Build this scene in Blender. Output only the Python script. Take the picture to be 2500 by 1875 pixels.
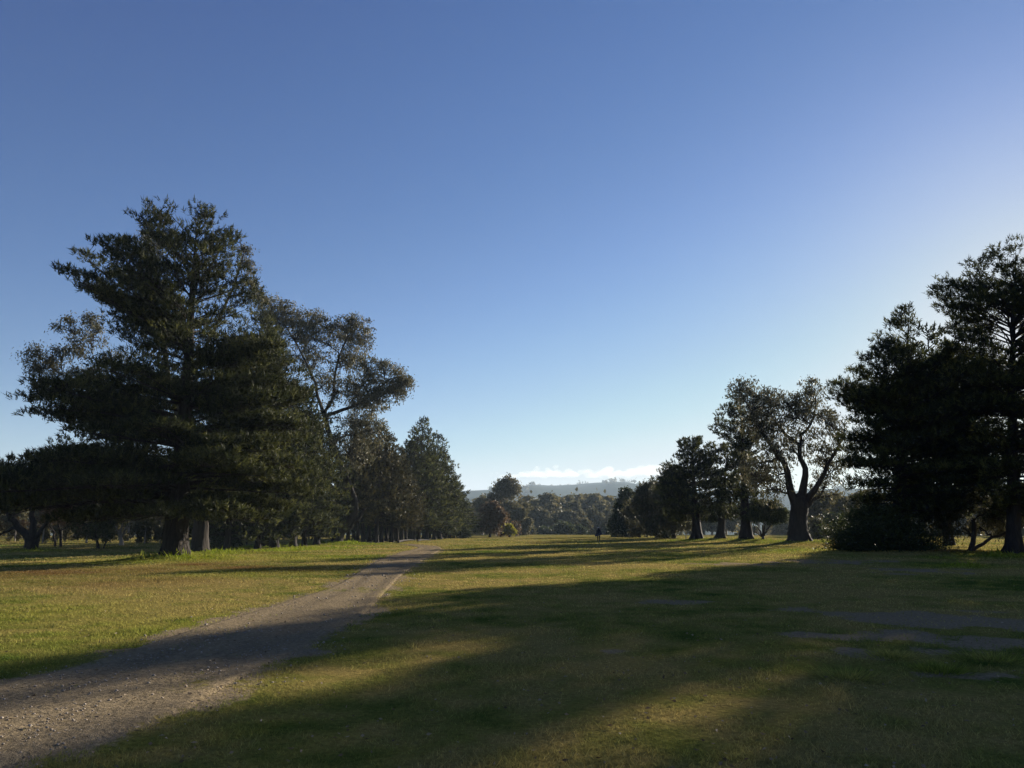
import bpy, math, random
import numpy as np
from mathutils import Vector

# ------------------------------------------------------------------ clear
for o in list(bpy.data.objects):
    bpy.data.objects.remove(o)
scene = bpy.context.scene
COL = scene.collection
rng = np.random.default_rng(11)
random.seed(11)
R = math.radians

# ------------------------------------------------------------------ camera
FPX = 1750.0                       # focal length in photograph pixels (2500 wide)
PITCH = R(11.45)
EYE = 1.6
cam_d = bpy.data.cameras.new('camera')
cam_d.sensor_fit = 'HORIZONTAL'
cam_d.sensor_width = 36.0
cam_d.lens = 36.0 * FPX / 2500.0
cam_d.clip_start = 0.1
cam_d.clip_end = 30000.0
cam = bpy.data.objects.new('camera', cam_d)
COL.objects.link(cam)
cam.location = (0, 0, EYE)
cam.rotation_euler = (R(90) + PITCH, 0, 0)
scene.camera = cam

# ------------------------------------------------------------------ sky and sun
SUN_AZ, SUN_EL = R(38.5), R(16.0)   # azimuth measured from +Y towards +X
world = bpy.data.worlds.new('World')
scene.world = world
world.use_nodes = True
wn, wl = world.node_tree.nodes, world.node_tree.links
wn.clear()
w_out = wn.new('ShaderNodeOutputWorld')
w_bg = wn.new('ShaderNodeBackground')
w_sky = wn.new('ShaderNodeTexSky')
w_sky.sky_type = 'NISHITA'
w_sky.sun_disc = False
w_sky.sun_elevation = SUN_EL
w_sky.sun_rotation = SUN_AZ
w_sky.altitude = 300.0
w_sky.air_density = 1.0
w_sky.dust_density = 0.15
w_sky.ozone_density = 2.5
w_bg.inputs['Strength'].default_value = 0.05
w_dn = wn.new('ShaderNodeMix'); w_dn.data_type = 'RGBA'; w_dn.blend_type = 'MULTIPLY'; w_dn.inputs['Factor'].default_value = 1.0
w_dn.inputs['B'].default_value = (0.107, 0.107, 0.107, 1)
w_cv = wn.new('ShaderNodeRGBCurve')          # the camera's colour response to the clear sky
for ch, pts in ((0, [(0, 0), (0.06, 0.022), (0.122, 0.065), (0.174, 0.120), (0.328, 0.328), (0.45, 0.49), (0.56, 0.65), (0.70, 0.78), (1.0, 0.95)]),
                (1, [(0, 0), (0.10, 0.055), (0.195, 0.138), (0.275, 0.221), (0.491, 0.491), (0.74, 0.74), (0.85, 0.785), (1.0, 0.88)]),
                (2, [(0, 0), (0.15, 0.165), (0.31, 0.342), (0.43, 0.475), (0.694, 0.745), (0.85, 0.775), (1.0, 0.81)])):
    c = w_cv.mapping.curves[ch]
    c.points[0].location = pts[0]; c.points[1].location = pts[-1]
    for p in pts[1:-1]:
        c.points.new(*p)
w_cv.mapping.update()
w_up = wn.new('ShaderNodeMix'); w_up.data_type = 'RGBA'; w_up.blend_type = 'MULTIPLY'; w_up.inputs['Factor'].default_value = 1.0
w_up.inputs['B'].default_value = (7.4, 7.4, 7.4, 1)
wl.new(w_sky.outputs['Color'], w_dn.inputs['A'])
wl.new(w_dn.outputs['Result'], w_cv.inputs['Color'])
wl.new(w_cv.outputs['Color'], w_up.inputs['A'])
wl.new(w_up.outputs['Result'], w_bg.inputs['Color'])
wl.new(w_bg.outputs['Background'], w_out.inputs['Surface'])

SUN_DIR = Vector((math.sin(SUN_AZ) * math.cos(SUN_EL), math.cos(SUN_AZ) * math.cos(SUN_EL), math.sin(SUN_EL)))
sun_d = bpy.data.lights.new('sun', 'SUN')
sun_d.energy = 5.0
sun_d.angle = R(0.53)
sun_d.color = (1.0, 0.90, 0.74)
sun = bpy.data.objects.new('sun', sun_d)
COL.objects.link(sun)
sun.rotation_euler = SUN_DIR.to_track_quat('Z', 'Y').to_euler()
sun.location = (60, 60, 60)

scene.view_settings.view_transform = 'Standard'
scene.view_settings.look = 'None'
scene.view_settings.exposure = 1.38
scene.view_settings.gamma = 1.0
scene.view_settings.use_curve_mapping = False
cy = scene.cycles
cy.max_bounces = 5
cy.diffuse_bounces = 3
cy.glossy_bounces = 2
cy.transmission_bounces = 3
cy.transparent_max_bounces = 4
cy.volume_bounces = 1
cy.use_denoising = True
cy.denoiser = 'OPENIMAGEDENOISE'
cy.denoising_input_passes = 'RGB_ALBEDO_NORMAL'
cy.denoising_prefilter = 'NONE'
cy.sample_clamp_indirect = 4.0
cy.caustics_reflective = False
cy.caustics_refractive = False


# ------------------------------------------------------------------ helpers: numbers
def sstep(a, b, x):
    t = np.clip((np.asarray(x, float) - a) / (b - a), 0, 1)
    return t * t * (3 - 2 * t)


def vnoise(x, y, seed=0.0):
    x = np.asarray(x, float); y = np.asarray(y, float)
    i = np.floor(x); j = np.floor(y)
    fx = x - i; fy = y - j
    ux = fx * fx * (3 - 2 * fx); uy = fy * fy * (3 - 2 * fy)
    def h(a, b):
        s = np.sin(a * 127.1 + b * 311.7 + seed * 74.7) * 43758.5453
        return s - np.floor(s)
    return (h(i, j) * (1 - ux) + h(i + 1, j) * ux) * (1 - uy) + (h(i, j + 1) * (1 - ux) + h(i + 1, j + 1) * ux) * uy


def fbm(x, y, seed=0.0, oct=3):
    v = 0; a = 0.5; s = 0
    for k in range(oct):
        v = v + a * vnoise(x * 2 ** k, y * 2 ** k, seed + k * 3.1); s += a; a *= 0.5
    return v / s


CP, SP = math.cos(PITCH), math.sin(PITCH)


def ray(px, py):
    u = (px - 1250.0) / FPX; v = (937.5 - py) / FPX
    return np.array([u, CP - v * SP, SP + v * CP])


def at(px, py, depth):
    d = ray(px, py)
    t = depth / d[1]
    return np.array([d[0] * t, depth, EYE + d[2] * t])


# ------------------------------------------------------------------ terrain height
BUMPS = []          # (x, y, height, sigma) small rises round old trunks
RIDGE_PX = [(-900, 1215), (300, 1225), (900, 1222), (1100, 1213), (1180, 1206), (1255, 1200), (1290, 1188), (1340, 1191),
            (1400, 1186), (1450, 1182), (1500, 1180), (1540, 1183), (1600, 1196), (1800, 1215), (2300, 1210), (3600, 1220)]
RIDGE_AZ = np.array([math.atan((p[0] - 1250) / FPX) for p in RIDGE_PX])
RIDGE_EL = np.array([(1290.0 - p[1]) / FPX * 0.985 for p in RIDGE_PX])


def H(x, y):
    x = np.asarray(x, float); y = np.asarray(y, float)
    r = np.hypot(x, y)
    z = 0.05 * (np.sin(x * 0.11 + 1.0) * np.cos(y * 0.09) - 0.3) * sstep(4, 20, r)
    z = z + 0.34 * sstep(6, 34, x) * sstep(22, 66, y) * (1 - sstep(120, 170, y))
    z = z - 0.30 * sstep(-14, -34, x) * (1 - sstep(60, 90, y)) * sstep(15, 30, y)
    for bx, by, bh, bs in BUMPS:
        z = z + bh * np.exp(-((x - bx) ** 2 + (y - by) ** 2) / (2 * bs * bs))
    z = z - 16.0 * sstep(215, 430, r)
    az = np.arctan2(x, np.maximum(y, 1e-3))
    az = np.where(y < 0, np.where(x < 0, -1.6, 1.6), az)
    el = np.interp(az, RIDGE_AZ, RIDGE_EL)
    ridge = el * 3000.0
    far = sstep(900, 3000, r)
    front = 34.0 * np.exp(-((r - 1900.0) / 420.0) ** 2) * (0.5 + fbm(az * 14, r * 0.0004, 5))
    roll = 14.0 * (fbm(az * 22 + 7, r / 520.0, 9, 3) - 0.5) * sstep(700, 1500, r) * (1 - sstep(2600, 2950, r))
    z = z + (ridge + 16.0) * far * (1 - 0.5 * sstep(3100, 5200, r)) + front + roll
    return z


def gp(px, py):
    d = ray(px, py)
    t = EYE / max(-d[2], 1e-4)
    for _ in range(30):
        zg = float(H(d[0] * t, d[1] * t))
        t = 0.5 * t + 0.5 * max((EYE - zg), 0.05) / max(-d[2], 1e-4)
    return np.array([d[0] * t, d[1] * t, float(H(d[0] * t, d[1] * t))])


def gat(px, depth):
    """ground point at a picture column and a given depth"""
    x = (px - 1250.0) / FPX * depth / (CP + 0.2 * SP)
    return np.array([x, depth, float(H(x, depth))])


# ------------------------------------------------------------------ helpers: meshes and objects
def mesh_from(name, V, faces, attrs=None, smooth=False):
    V = np.ascontiguousarray(V, dtype=np.float32)
    me = bpy.data.meshes.new(name)
    me.vertices.add(len(V))
    me.vertices.foreach_set('co', V.ravel())
    faces = [np.asarray(f, dtype=np.int32) for f in faces if len(f)]
    loops = np.concatenate([f.ravel() for f in faces])
    tot = np.concatenate([np.full(len(f), f.shape[1], np.int32) for f in faces])
    start = np.concatenate([[0], np.cumsum(tot)[:-1]]).astype(np.int32)
    me.loops.add(len(loops))
    me.loops.foreach_set('vertex_index', loops)
    me.polygons.add(len(tot))
    me.polygons.foreach_set('loop_start', start)
    if smooth:
        me.polygons.foreach_set('use_smooth', np.ones(len(tot), dtype=bool))
    for k, v in (attrs or {}).items():
        a = me.attributes.new(k, 'FLOAT', 'POINT')
        a.data.foreach_set('value', np.ascontiguousarray(v, dtype=np.float32))
    me.update(calc_edges=True)
    return me


def link(name, data, mat=None, parent=None, loc=None):
    o = bpy.data.objects.new(name, data)
    COL.objects.link(o)
    if mat is not None and data is not None and not data.materials:
        data.materials.append(mat)
    if parent is not None:
        o.parent = parent
    if loc is not None:
        o.location = loc
    return o


def tag(o, label=None, cat=None, group=None, kind=None):
    if label: o['label'] = label
    if cat: o['category'] = cat
    if group: o['group'] = group
    if kind: o['kind'] = kind
    return o


def root(name, loc, label, cat, group=None, rz=0.0):
    e = bpy.data.objects.new(name, None)
    COL.objects.link(e)
    e.empty_display_size = 0.5
    e.location = loc
    e.rotation_euler = (0, 0, rz)
    return tag(e, label, cat, group)


def copy_tree(src, loc, rz, sc, label, group=None):
    c = src.copy(); COL.objects.link(c)
    c.location = loc; c.rotation_euler = (0, 0, rz); c.scale = sc
    c['label'] = label
    if group: c['group'] = group
    for ch in src.children:
        d = ch.copy(); COL.objects.link(d); d.parent = c
        for g in ch.children:
            e = g.copy(); COL.objects.link(e); e.parent = d
    return c


def norm(a):
    return a / np.maximum(np.linalg.norm(a, axis=-1, keepdims=True), 1e-9)


def tubes(P, Rad, S, ref=(0.31, 0.17, 0.93), knob=0.0, butt=0.0):
    """P (B,K,3) polylines, Rad (B,K) radii -> verts, quads"""
    P = np.asarray(P, float); Rad = np.asarray(Rad, float)
    if P.ndim == 2: P = P[None]; Rad = Rad[None]
    B, K, _ = P.shape
    T = norm(np.gradient(P, axis=1))
    n1 = norm(np.cross(T, np.array(ref)[None, None]))
    n2 = np.cross(T, n1)
    a = np.arange(S) * 2 * math.pi / S
    rr = Rad[:, :, None] * (1 + (knob * (rng.random((B, K, S)) - 0.5) if knob else 0))
    if butt:            # lobed root flare fading upwards
        zz = P[:, :, 2] - P[:, :1, 2]
        lob = butt * np.exp(-zz / (1.1 * Rad[:, :1]))
        rr = rr * (1 + lob[..., None] * (np.cos(5 * a + 0.7) + 0.6 * np.cos(3 * a + 2.0))[None, None] + 0.05 * np.cos(7 * a)[None, None])
    V = P[:, :, None, :] + rr[..., None] * (np.cos(a)[None, None, :, None] * n1[:, :, None, :] + np.sin(a)[None, None, :, None] * n2[:, :, None, :])
    idx = np.arange(B * K * S).reshape(B, K, S)
    i0 = idx[:, :-1, :]; i1 = idx[:, 1:, :]
    F = np.stack([i0, np.roll(i0, -1, 2), np.roll(i1, -1, 2), i1], -1).reshape(-1, 4)
    return V.reshape(-1, 3), F


class Acc:
    def __init__(s): s.V = []; s.F = {}; s.n = 0; s.A = []
    def add(s, V, F, tint=None):
        s.V.append(V); s.F.setdefault(F.shape[1], []).append(F + s.n); s.n += len(V)
        s.A.append(np.full(len(V), 0.5) if tint is None else tint)
    def mesh(s, name, smooth=False):
        return mesh_from(name, np.concatenate(s.V), [np.concatenate(f) for f in s.F.values()], {'tint': np.concatenate(s.A)}, smooth)


def needles(pos, dirs, n, length, width, spread, tint, shoot=0.0):
    """fans of thin blades at each shoot"""
    N = len(pos)
    d = norm(np.repeat(dirs, n, 0) + spread * rng.normal(size=(N * n, 3)))
    p = np.repeat(pos, n, 0) + 0.03 * rng.normal(size=(N * n, 3)) + np.repeat(norm(dirs), n, 0) * (shoot * rng.random((N * n, 1)))
    L = length * (0.65 + 0.6 * rng.random((N * n, 1)))
    side = norm(np.cross(d, rng.normal(size=(N * n, 3)))) * (width * 0.5)
    V = np.stack([p - side, p + side, p + d * L + side * 0.2], 1)
    F = np.arange(N * n * 3).reshape(-1, 3)
    t = np.repeat(np.repeat(tint, n), 3)
    return V.reshape(-1, 3), F, t


def leaves(pos, dirs, length, width, tint):
    N = len(pos)
    d = norm(dirs)
    L = length * (0.6 + 0.8 * rng.random((N, 1)))
    side = norm(np.cross(d, rng.normal(size=(N, 3)))) * (width * (0.35 + 0.35 * rng.random((N, 1))))
    nrm = np.cross(norm(side), d) * L * 0.12
    V = np.stack([pos, pos + d * L * 0.45 + side + nrm, pos + d * L, pos + d * L * 0.45 - side + nrm], 1)
    F = np.arange(N * 4).reshape(-1, 4)
    return V.reshape(-1, 3), F, np.repeat(tint, 4)


# ------------------------------------------------------------------ materials
def new_mat(name):
    m = bpy.data.materials.new(name); m.use_nodes = True
    m.node_tree.nodes.clear()
    return m, m.node_tree.nodes, m.node_tree.links


def ramp(n, stops):
    r = n.new('ShaderNodeValToRGB')
    while len(r.color_ramp.elements) < len(stops):
        r.color_ramp.elements.new(0.5)
    for e, (p, c) in zip(r.color_ramp.elements, stops):
        e.position = p; e.color = (*c, 1)
    return r


def foliage_mat(name, dark, mid, light, transl=0.35, rough=0.5, spec=0.3, tr_col=None):
    m, n, l = new_mat(name)
    out = n.new('ShaderNodeOutputMaterial')
    a = n.new('ShaderNodeAttribute'); a.attribute_name = 'tint'
    rp = ramp(n, [(0.0, dark), (0.5, mid), (1.0, light)])
    geo = n.new('ShaderNodeNewGeometry')
    nz = n.new('ShaderNodeTexNoise'); nz.inputs['Scale'].default_value = 0.45; nz.inputs['Detail'].default_value = 3
    l.new(geo.outputs['Position'], nz.inputs['Vector'])
    ad = n.new('ShaderNodeMath'); ad.operation = 'ADD'
    sc = n.new('ShaderNodeMath'); sc.operation = 'MULTIPLY_ADD'; sc.inputs[1].default_value = 0.9; sc.inputs[2].default_value = -0.45
    l.new(nz.outputs['Fac'], sc.inputs[0]); l.new(sc.outputs[0], ad.inputs[0]); l.new(a.outputs['Fac'], ad.inputs[1])
    l.new(ad.outputs[0], rp.inputs['Fac'])
    p = n.new('ShaderNodeBsdfPrincipled')
    p.inputs['Roughness'].default_value = rough
    p.inputs['Specular IOR Level'].default_value = spec
    l.new(rp.outputs['Color'], p.inputs['Base Color'])
    t = n.new('ShaderNodeBsdfTranslucent')
    if tr_col:
        mx = n.new('ShaderNodeMix'); mx.data_type = 'RGBA'; mx.blend_type = 'MULTIPLY'; mx.inputs['Factor'].default_value = 1
        l.new(rp.outputs['Color'], mx.inputs['A']); mx.inputs['B'].default_value = (*tr_col, 1)
        l.new(mx.outputs['Result'], t.inputs['Color'])
    else:
        l.new(rp.outputs['Color'], t.inputs['Color'])
    ms = n.new('ShaderNodeMixShader'); ms.inputs['Fac'].default_value = transl
    l.new(p.outputs[0], ms.inputs[1]); l.new(t.outputs[0], ms.inputs[2])
    l.new(ms.outputs[0], out.inputs['Surface'])
    return m


def bark_mat(name, c1, c2, scale=(3.0, 3.0, 0.5), bump=0.6):
    m, n, l = new_mat(name)
    out = n.new('ShaderNodeOutputMaterial')
    tc = n.new('ShaderNodeTexCoord')
    mp = n.new('ShaderNodeMapping'); mp.inputs['Scale'].default_value = scale
    l.new(tc.outputs['Object'], mp.inputs['Vector'])
    nz = n.new('ShaderNodeTexNoise'); nz.inputs['Scale'].default_value = 2.2; nz.inputs['Detail'].default_value = 7; nz.inputs['Roughness'].default_value = 0.7
    l.new(mp.outputs[0], nz.inputs['Vector'])
    vo = n.new('ShaderNodeTexVoronoi'); vo.inputs['Scale'].default_value = 3.0
    l.new(mp.outputs[0], vo.inputs['Vector'])
    rp = ramp(n, [(0.3, c1), (0.7, c2)])
    l.new(nz.outputs['Fac'], rp.inputs['Fac'])
    p = n.new('ShaderNodeBsdfPrincipled'); p.inputs['Roughness'].default_value = 0.9; p.inputs['Specular IOR Level'].default_value = 0.15
    l.new(rp.outputs['Color'], p.inputs['Base Color'])
    ad = n.new('ShaderNodeMath'); ad.operation = 'ADD'
    l.new(nz.outputs['Fac'], ad.inputs[0]); l.new(vo.outputs['Distance'], ad.inputs[1])
    b = n.new('ShaderNodeBump'); b.inputs['Strength'].default_value = bump; b.inputs['Distance'].default_value = 0.08
    l.new(ad.outputs[0], b.inputs['Height']); l.new(b.outputs['Normal'], p.inputs['Normal'])
    l.new(p.outputs[0], out.inputs['Surface'])
    return m


def plain_mat(name, c, rough=0.8, spec=0.2, var=0.25, scale=20.0):
    m, n, l = new_mat(name)
    out = n.new('ShaderNodeOutputMaterial')
    tc = n.new('ShaderNodeTexCoord')
    nz = n.new('ShaderNodeTexNoise'); nz.inputs['Scale'].default_value = scale; nz.inputs['Detail'].default_value = 4
    l.new(tc.outputs['Object'], nz.inputs['Vector'])
    rp = ramp(n, [(0.25, tuple(v * (1 - var) for v in c)), (0.75, tuple(min(1, v * (1 + var)) for v in c))])
    l.new(nz.outputs['Fac'], rp.inputs['Fac'])
    p = n.new('ShaderNodeBsdfPrincipled'); p.inputs['Roughness'].default_value = rough; p.inputs['Specular IOR Level'].default_value = spec
    l.new(rp.outputs['Color'], p.inputs['Base Color'])
    l.new(p.outputs[0], out.inputs['Surface'])
    return m


M_PINE = foliage_mat('pine_needles', (0.014, 0.018, 0.007), (0.032, 0.038, 0.013), (0.112, 0.114, 0.034), 0.36, 0.6, 0.08)
M_PINE_BROWN = foliage_mat('pine_needles_browning', (0.014, 0.014, 0.006), (0.040, 0.038, 0.014), (0.108, 0.090, 0.034), 0.25, 0.6, 0.08)
M_GUM = foliage_mat('gum_leaves', (0.045, 0.046, 0.026), (0.080, 0.078, 0.042), (0.145, 0.125, 0.06), 0.35, 0.55, 0.12)
M_GUM_RED = foliage_mat('gum_leaves_reddish', (0.05, 0.036, 0.022), (0.10, 0.066, 0.036), (0.16, 0.10, 0.055), 0.35, 0.55, 0.12)
M_GUM_FAR = foliage_mat('far_gum_leaves', (0.045, 0.045, 0.024), (0.095, 0.087, 0.042), (0.17, 0.14, 0.066), 0.4, 0.6, 0.06)
M_SHRUB = foliage_mat('shrub_leaves', (0.022, 0.032, 0.014), (0.044, 0.056, 0.022), (0.085, 0.090, 0.034), 0.3, 0.6, 0.06)
M_YELLOW = foliage_mat('yellow_shrub_leaves', (0.10, 0.11, 0.014), (0.20, 0.19, 0.02), (0.32, 0.29, 0.03), 0.4, 0.5, 0.3)
M_BARK_PINE = bark_mat('pine_bark', (0.011, 0.009, 0.008), (0.042, 0.032, 0.026))
M_BARK_GUM = bark_mat('gum_bark', (0.013, 0.0105, 0.009), (0.052, 0.041, 0.033), (2.0, 2.0, 0.4), 0.5)
M_BARK_PALE = bark_mat('pale_gum_bark', (0.24, 0.20, 0.16), (0.46, 0.41, 0.35), (2.0, 2.0, 0.5), 0.3)


def ground_mat(name, is_blade=False):
    m, n, l = new_mat(name)
    out = n.new('ShaderNodeOutputMaterial')
    geo = n.new('ShaderNodeNewGeometry')
    def noise(scale, detail, rough=0.55, stretch=None):
        t = n.new('ShaderNodeTexNoise'); t.inputs['Scale'].default_value = scale; t.inputs['Detail'].default_value = detail; t.inputs['Roughness'].default_value = rough
        l.new(geo.outputs['Position'], t.inputs['Vector'])
        return t
    def mix(fac, a, b, blend='MIX'):
        x = n.new('ShaderNodeMix'); x.data_type = 'RGBA'; x.blend_type = blend
        for k, v in (('Factor', fac), ('A', a), ('B', b)):
            if isinstance(v, (tuple, float)):
                x.inputs[k].default_value = (*v, 1) if isinstance(v, tuple) else v
            else:
                l.new(v, x.inputs[k])
        return x.outputs['Result']
    def attr(k):
        a = n.new('ShaderNodeAttribute'); a.attribute_name = k
        return a.outputs['Fac']
    big = noise(0.16, 4); mid = noise(1.3, 4, 0.6); fine = noise(18.0, 4, 0.7)
    ad = n.new('ShaderNodeMath'); ad.operation = 'MULTIPLY_ADD'; ad.inputs[1].default_value = 0.55
    l.new(mid.outputs['Fac'], ad.inputs[0]); l.new(big.outputs['Fac'], ad.inputs[2])
    rp = ramp(n, [(0.57, (0.078, 0.110, 0.027)), (0.70, (0.175, 0.175, 0.052)), (0.86, (0.285, 0.225, 0.092))])
    l.new(ad.outputs[0], rp.inputs['Fac'])
    grass = rp.outputs['Color']
    lush_n = mix(mid.outputs['Fac'], (0.11, 0.15, 0.016), (0.22, 0.26, 0.026))
    col = mix(attr('lush'), grass, lush_n)
    lit = mix(fine.outputs['Fac'], (0.085, 0.042, 0.022), (0.19, 0.105, 0.055))
    col = mix(attr('litter'), col, lit)
    dirt = mix(mid.outputs['Fac'], (0.165, 0.132, 0.100), (0.31, 0.25, 0.19))
    rutn = n.new('ShaderNodeMath'); rutn.operation = 'MULTIPLY'
    l.new(attr('rut'), rutn.inputs[0])
    rn = ramp(n, [(0.35, (0.2, 0.2, 0.2)), (0.62, (1, 1, 1))]); l.new(mid.outputs['Fac'], rn.inputs['Fac'])
    l.new(rn.outputs['Color'], rutn.inputs[1])
    dirt = mix(rutn.outputs[0], dirt, (0.115, 0.100, 0.088))
    stone = n.new('ShaderNodeTexVoronoi'); stone.inputs['Scale'].default_value = 26.0
    l.new(geo.outputs['Position'], stone.inputs['Vector'])
    dirt = mix(stone.outputs['Distance'], dirt, (0.30, 0.245, 0.19))
    dn = noise(3.2, 6, 0.75)
    dm = n.new('ShaderNodeMath'); dm.operation = 'MULTIPLY_ADD'; dm.inputs[1].default_value = 1.5; dm.inputs[2].default_value = -0.75
    l.new(dn.outputs['Fac'], dm.inputs[0])
    da = n.new('ShaderNodeMath'); da.operation = 'ADD'
    l.new(dm.outputs[0], da.inputs[0]); l.new(attr('dirt'), da.inputs[1])
    dr_ = n.new('ShaderNodeMapRange'); dr_.interpolation_type = 'SMOOTHSTEP'
    dr_.inputs['From Min'].default_value = 0.30; dr_.inputs['From Max'].default_value = 0.62
    l.new(da.outputs[0], dr_.inputs['Value'])
    col = mix(dr_.outputs['Result'], col, dirt)
    # fine light and dark flecks
    fl = ramp(n, [(0.3, (0.62, 0.62, 0.62)), (0.7, (1.32, 1.32, 1.32))])
    l.new(fine.outputs['Fac'], fl.inputs['Fac'])
    col = mix(1.0, col, fl.outputs['Color'], 'MULTIPLY')
    p = n.new('ShaderNodeBsdfPrincipled'); p.inputs['Roughness'].default_value = 0.95; p.inputs['Specular IOR Level'].default_value = 0.0
    if is_blade:
        tv = ramp(n, [(0.0, (0.88, 0.9, 0.8)), (0.6, (1.32, 1.32, 1.14)), (1.0, (1.95, 1.88, 1.5))])
        l.new(attr('tint'), tv.inputs['Fac'])
        col = mix(1.0, col, tv.outputs['Color'], 'MULTIPLY')
        t = n.new('ShaderNodeBsdfTranslucent')
        ms = n.new('ShaderNodeMixShader'); ms.inputs['Fac'].default_value = 0.35
        l.new(col, p.inputs['Base Color']); l.new(col, t.inputs['Color'])
        l.new(p.outputs[0], ms.inputs[1]); l.new(t.outputs[0], ms.inputs[2])
        l.new(ms.outputs[0], out.inputs['Surface'])
    else:
        hz = noise(0.012, 5, 0.6)
        wd = mix(hz.outputs['Fac'], (0.012, 0.022, 0.016), (0.085, 0.085, 0.042))
        col = mix(1.0, col, (0.86, 0.82, 0.66), 'MULTIPLY')
        col = mix(attr('wood_shade'), col, wd)  # hills' blue shade put into the far ground's dark wood and pasture tone
        l.new(col, p.inputs['Base Color'])
        tus = noise(5.0, 6, 0.75)
        b = n.new('ShaderNodeBump'); b.inputs['Strength'].default_value = 0.8; b.inputs['Distance'].default_value = 0.10
        l.new(tus.outputs['Fac'], b.inputs['Height'])
        b2 = n.new('ShaderNodeBump'); b2.inputs['Strength'].default_value = 0.7; b2.inputs['Distance'].default_value = 0.02
        l.new(fine.outputs['Fac'], b2.inputs['Height']); l.new(b.outputs['Normal'], b2.inputs['Normal'])
        l.new(b2.outputs['Normal'], p.inputs['Normal'])
        l.new(p.outputs[0], out.inputs['Surface'])
    return m


M_GROUND = ground_mat('ground_turf')
M_BLADE = ground_mat('turf_blades', True)

# ------------------------------------------------------------------ ground zones
PATH_L = [(-420, 1772), (-200, 1725), (0, 1672), (226, 1615), (350, 1576), (469, 1536), (593, 1500), (746, 1454), (819, 1429), (881, 1392), (926, 1367), (975, 1350), (1008, 1342), (1020, 1337), (1005, 1333), (975, 1330)]
PATH_R = [(-500, 2120), (-220, 2010), (30, 1868), (230, 1812), (440, 1748), (540, 1690), (650, 1630), (751, 1588), (825, 1542), (904, 1491), (949, 1440), (989, 1400), (1030, 1372), (1056, 1354), (1076, 1344), (1078, 1338), (1060, 1333), (1005, 1328)]


def resample(pts, n):
    P = np.array([gp(*p)[:2] for p in pts])
    # Catmull-Rom through the points
    Q = np.vstack([2 * P[0] - P[1], P, 2 * P[-1] - P[-2]])
    out = []
    m = 14
    for i in range(len(P) - 1):
        p0, p1, p2, p3 = Q[i:i + 4]
        for t in np.linspace(0, 1, m, endpoint=False):
            out.append(0.5 * ((2 * p1) + (p2 - p0) * t + (2 * p0 - 5 * p1 + 4 * p2 - p3) * t ** 2 + (3 * p1 - p0 - 3 * p2 + p3) * t ** 3))
    out.append(P[-1])
    out = np.array(out)
    s = np.concatenate([[0], np.cumsum(np.linalg.norm(np.diff(out, axis=0), axis=1))])
    w = np.linspace(0, 1, n) ** 1.6
    return np.stack([np.interp(w * s[-1], s, out[:, k]) for k in (0, 1)], 1)


EDGE_L = resample(PATH_L, 60)
EDGE_R = resample(PATH_R, 60)
POLY = np.vstack([EDGE_L, EDGE_R[::-1]])


def path_sd(x, y):
    """signed distance to the track outline (negative inside)"""
    x = np.asarray(x, float).ravel(); y = np.asarray(y, float).ravel()
    d2 = np.full(x.shape, 1e9); ins = np.zeros(x.shape, bool)
    A = POLY; B = np.roll(POLY, -1, 0)
    for (ax, ay), (bx, by) in zip(A, B):
        ex, ey = bx - ax, by - ay
        t = np.clip(((x - ax) * ex + (y - ay) * ey) / (ex * ex + ey * ey + 1e-9), 0, 1)
        d2 = np.minimum(d2, (x - ax - t * ex) ** 2 + (y - ay - t * ey) ** 2)
        c = ((ay > y) != (by > y)) & (x < ex * (y - ay) / (ey if abs(ey) > 1e-9 else 1e-9) + ax)
        ins ^= c
    d = np.sqrt(d2)
    return np.where(ins, -d, d)


PATCH_PX = [(2126, 1500, 130, 9), (2180, 1546, 150, 16), (2323, 1515, 230, 22), (2465, 1568, 130, 22), (2086, 1594, 55, 10), (2256, 1590, 60, 12),
            (2390, 1650, 110, 8), (2040, 1372, 130, 5), (1800, 1378, 90, 4), (1500, 1591, 40, 5), (1928, 1486, 70, 5), (2230, 1392, 120, 7), (1640, 1470, 60, 4), (1990, 1548, 70, 7), (2560, 1530, 150, 22)]
PATCHES = []
for px, py, rx, ry in PATCH_PX:
    c = gp(px, py); a = gp(px + rx, py); b = gp(px, py - ry); d = gp(px, py + ry)
    PATCHES.append((c[0], c[1], abs(a[0] - c[0]), abs(b[1] - d[1]) / 2))
LUSH = []      # (x, y, radius, strength)
LITTER = []


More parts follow.
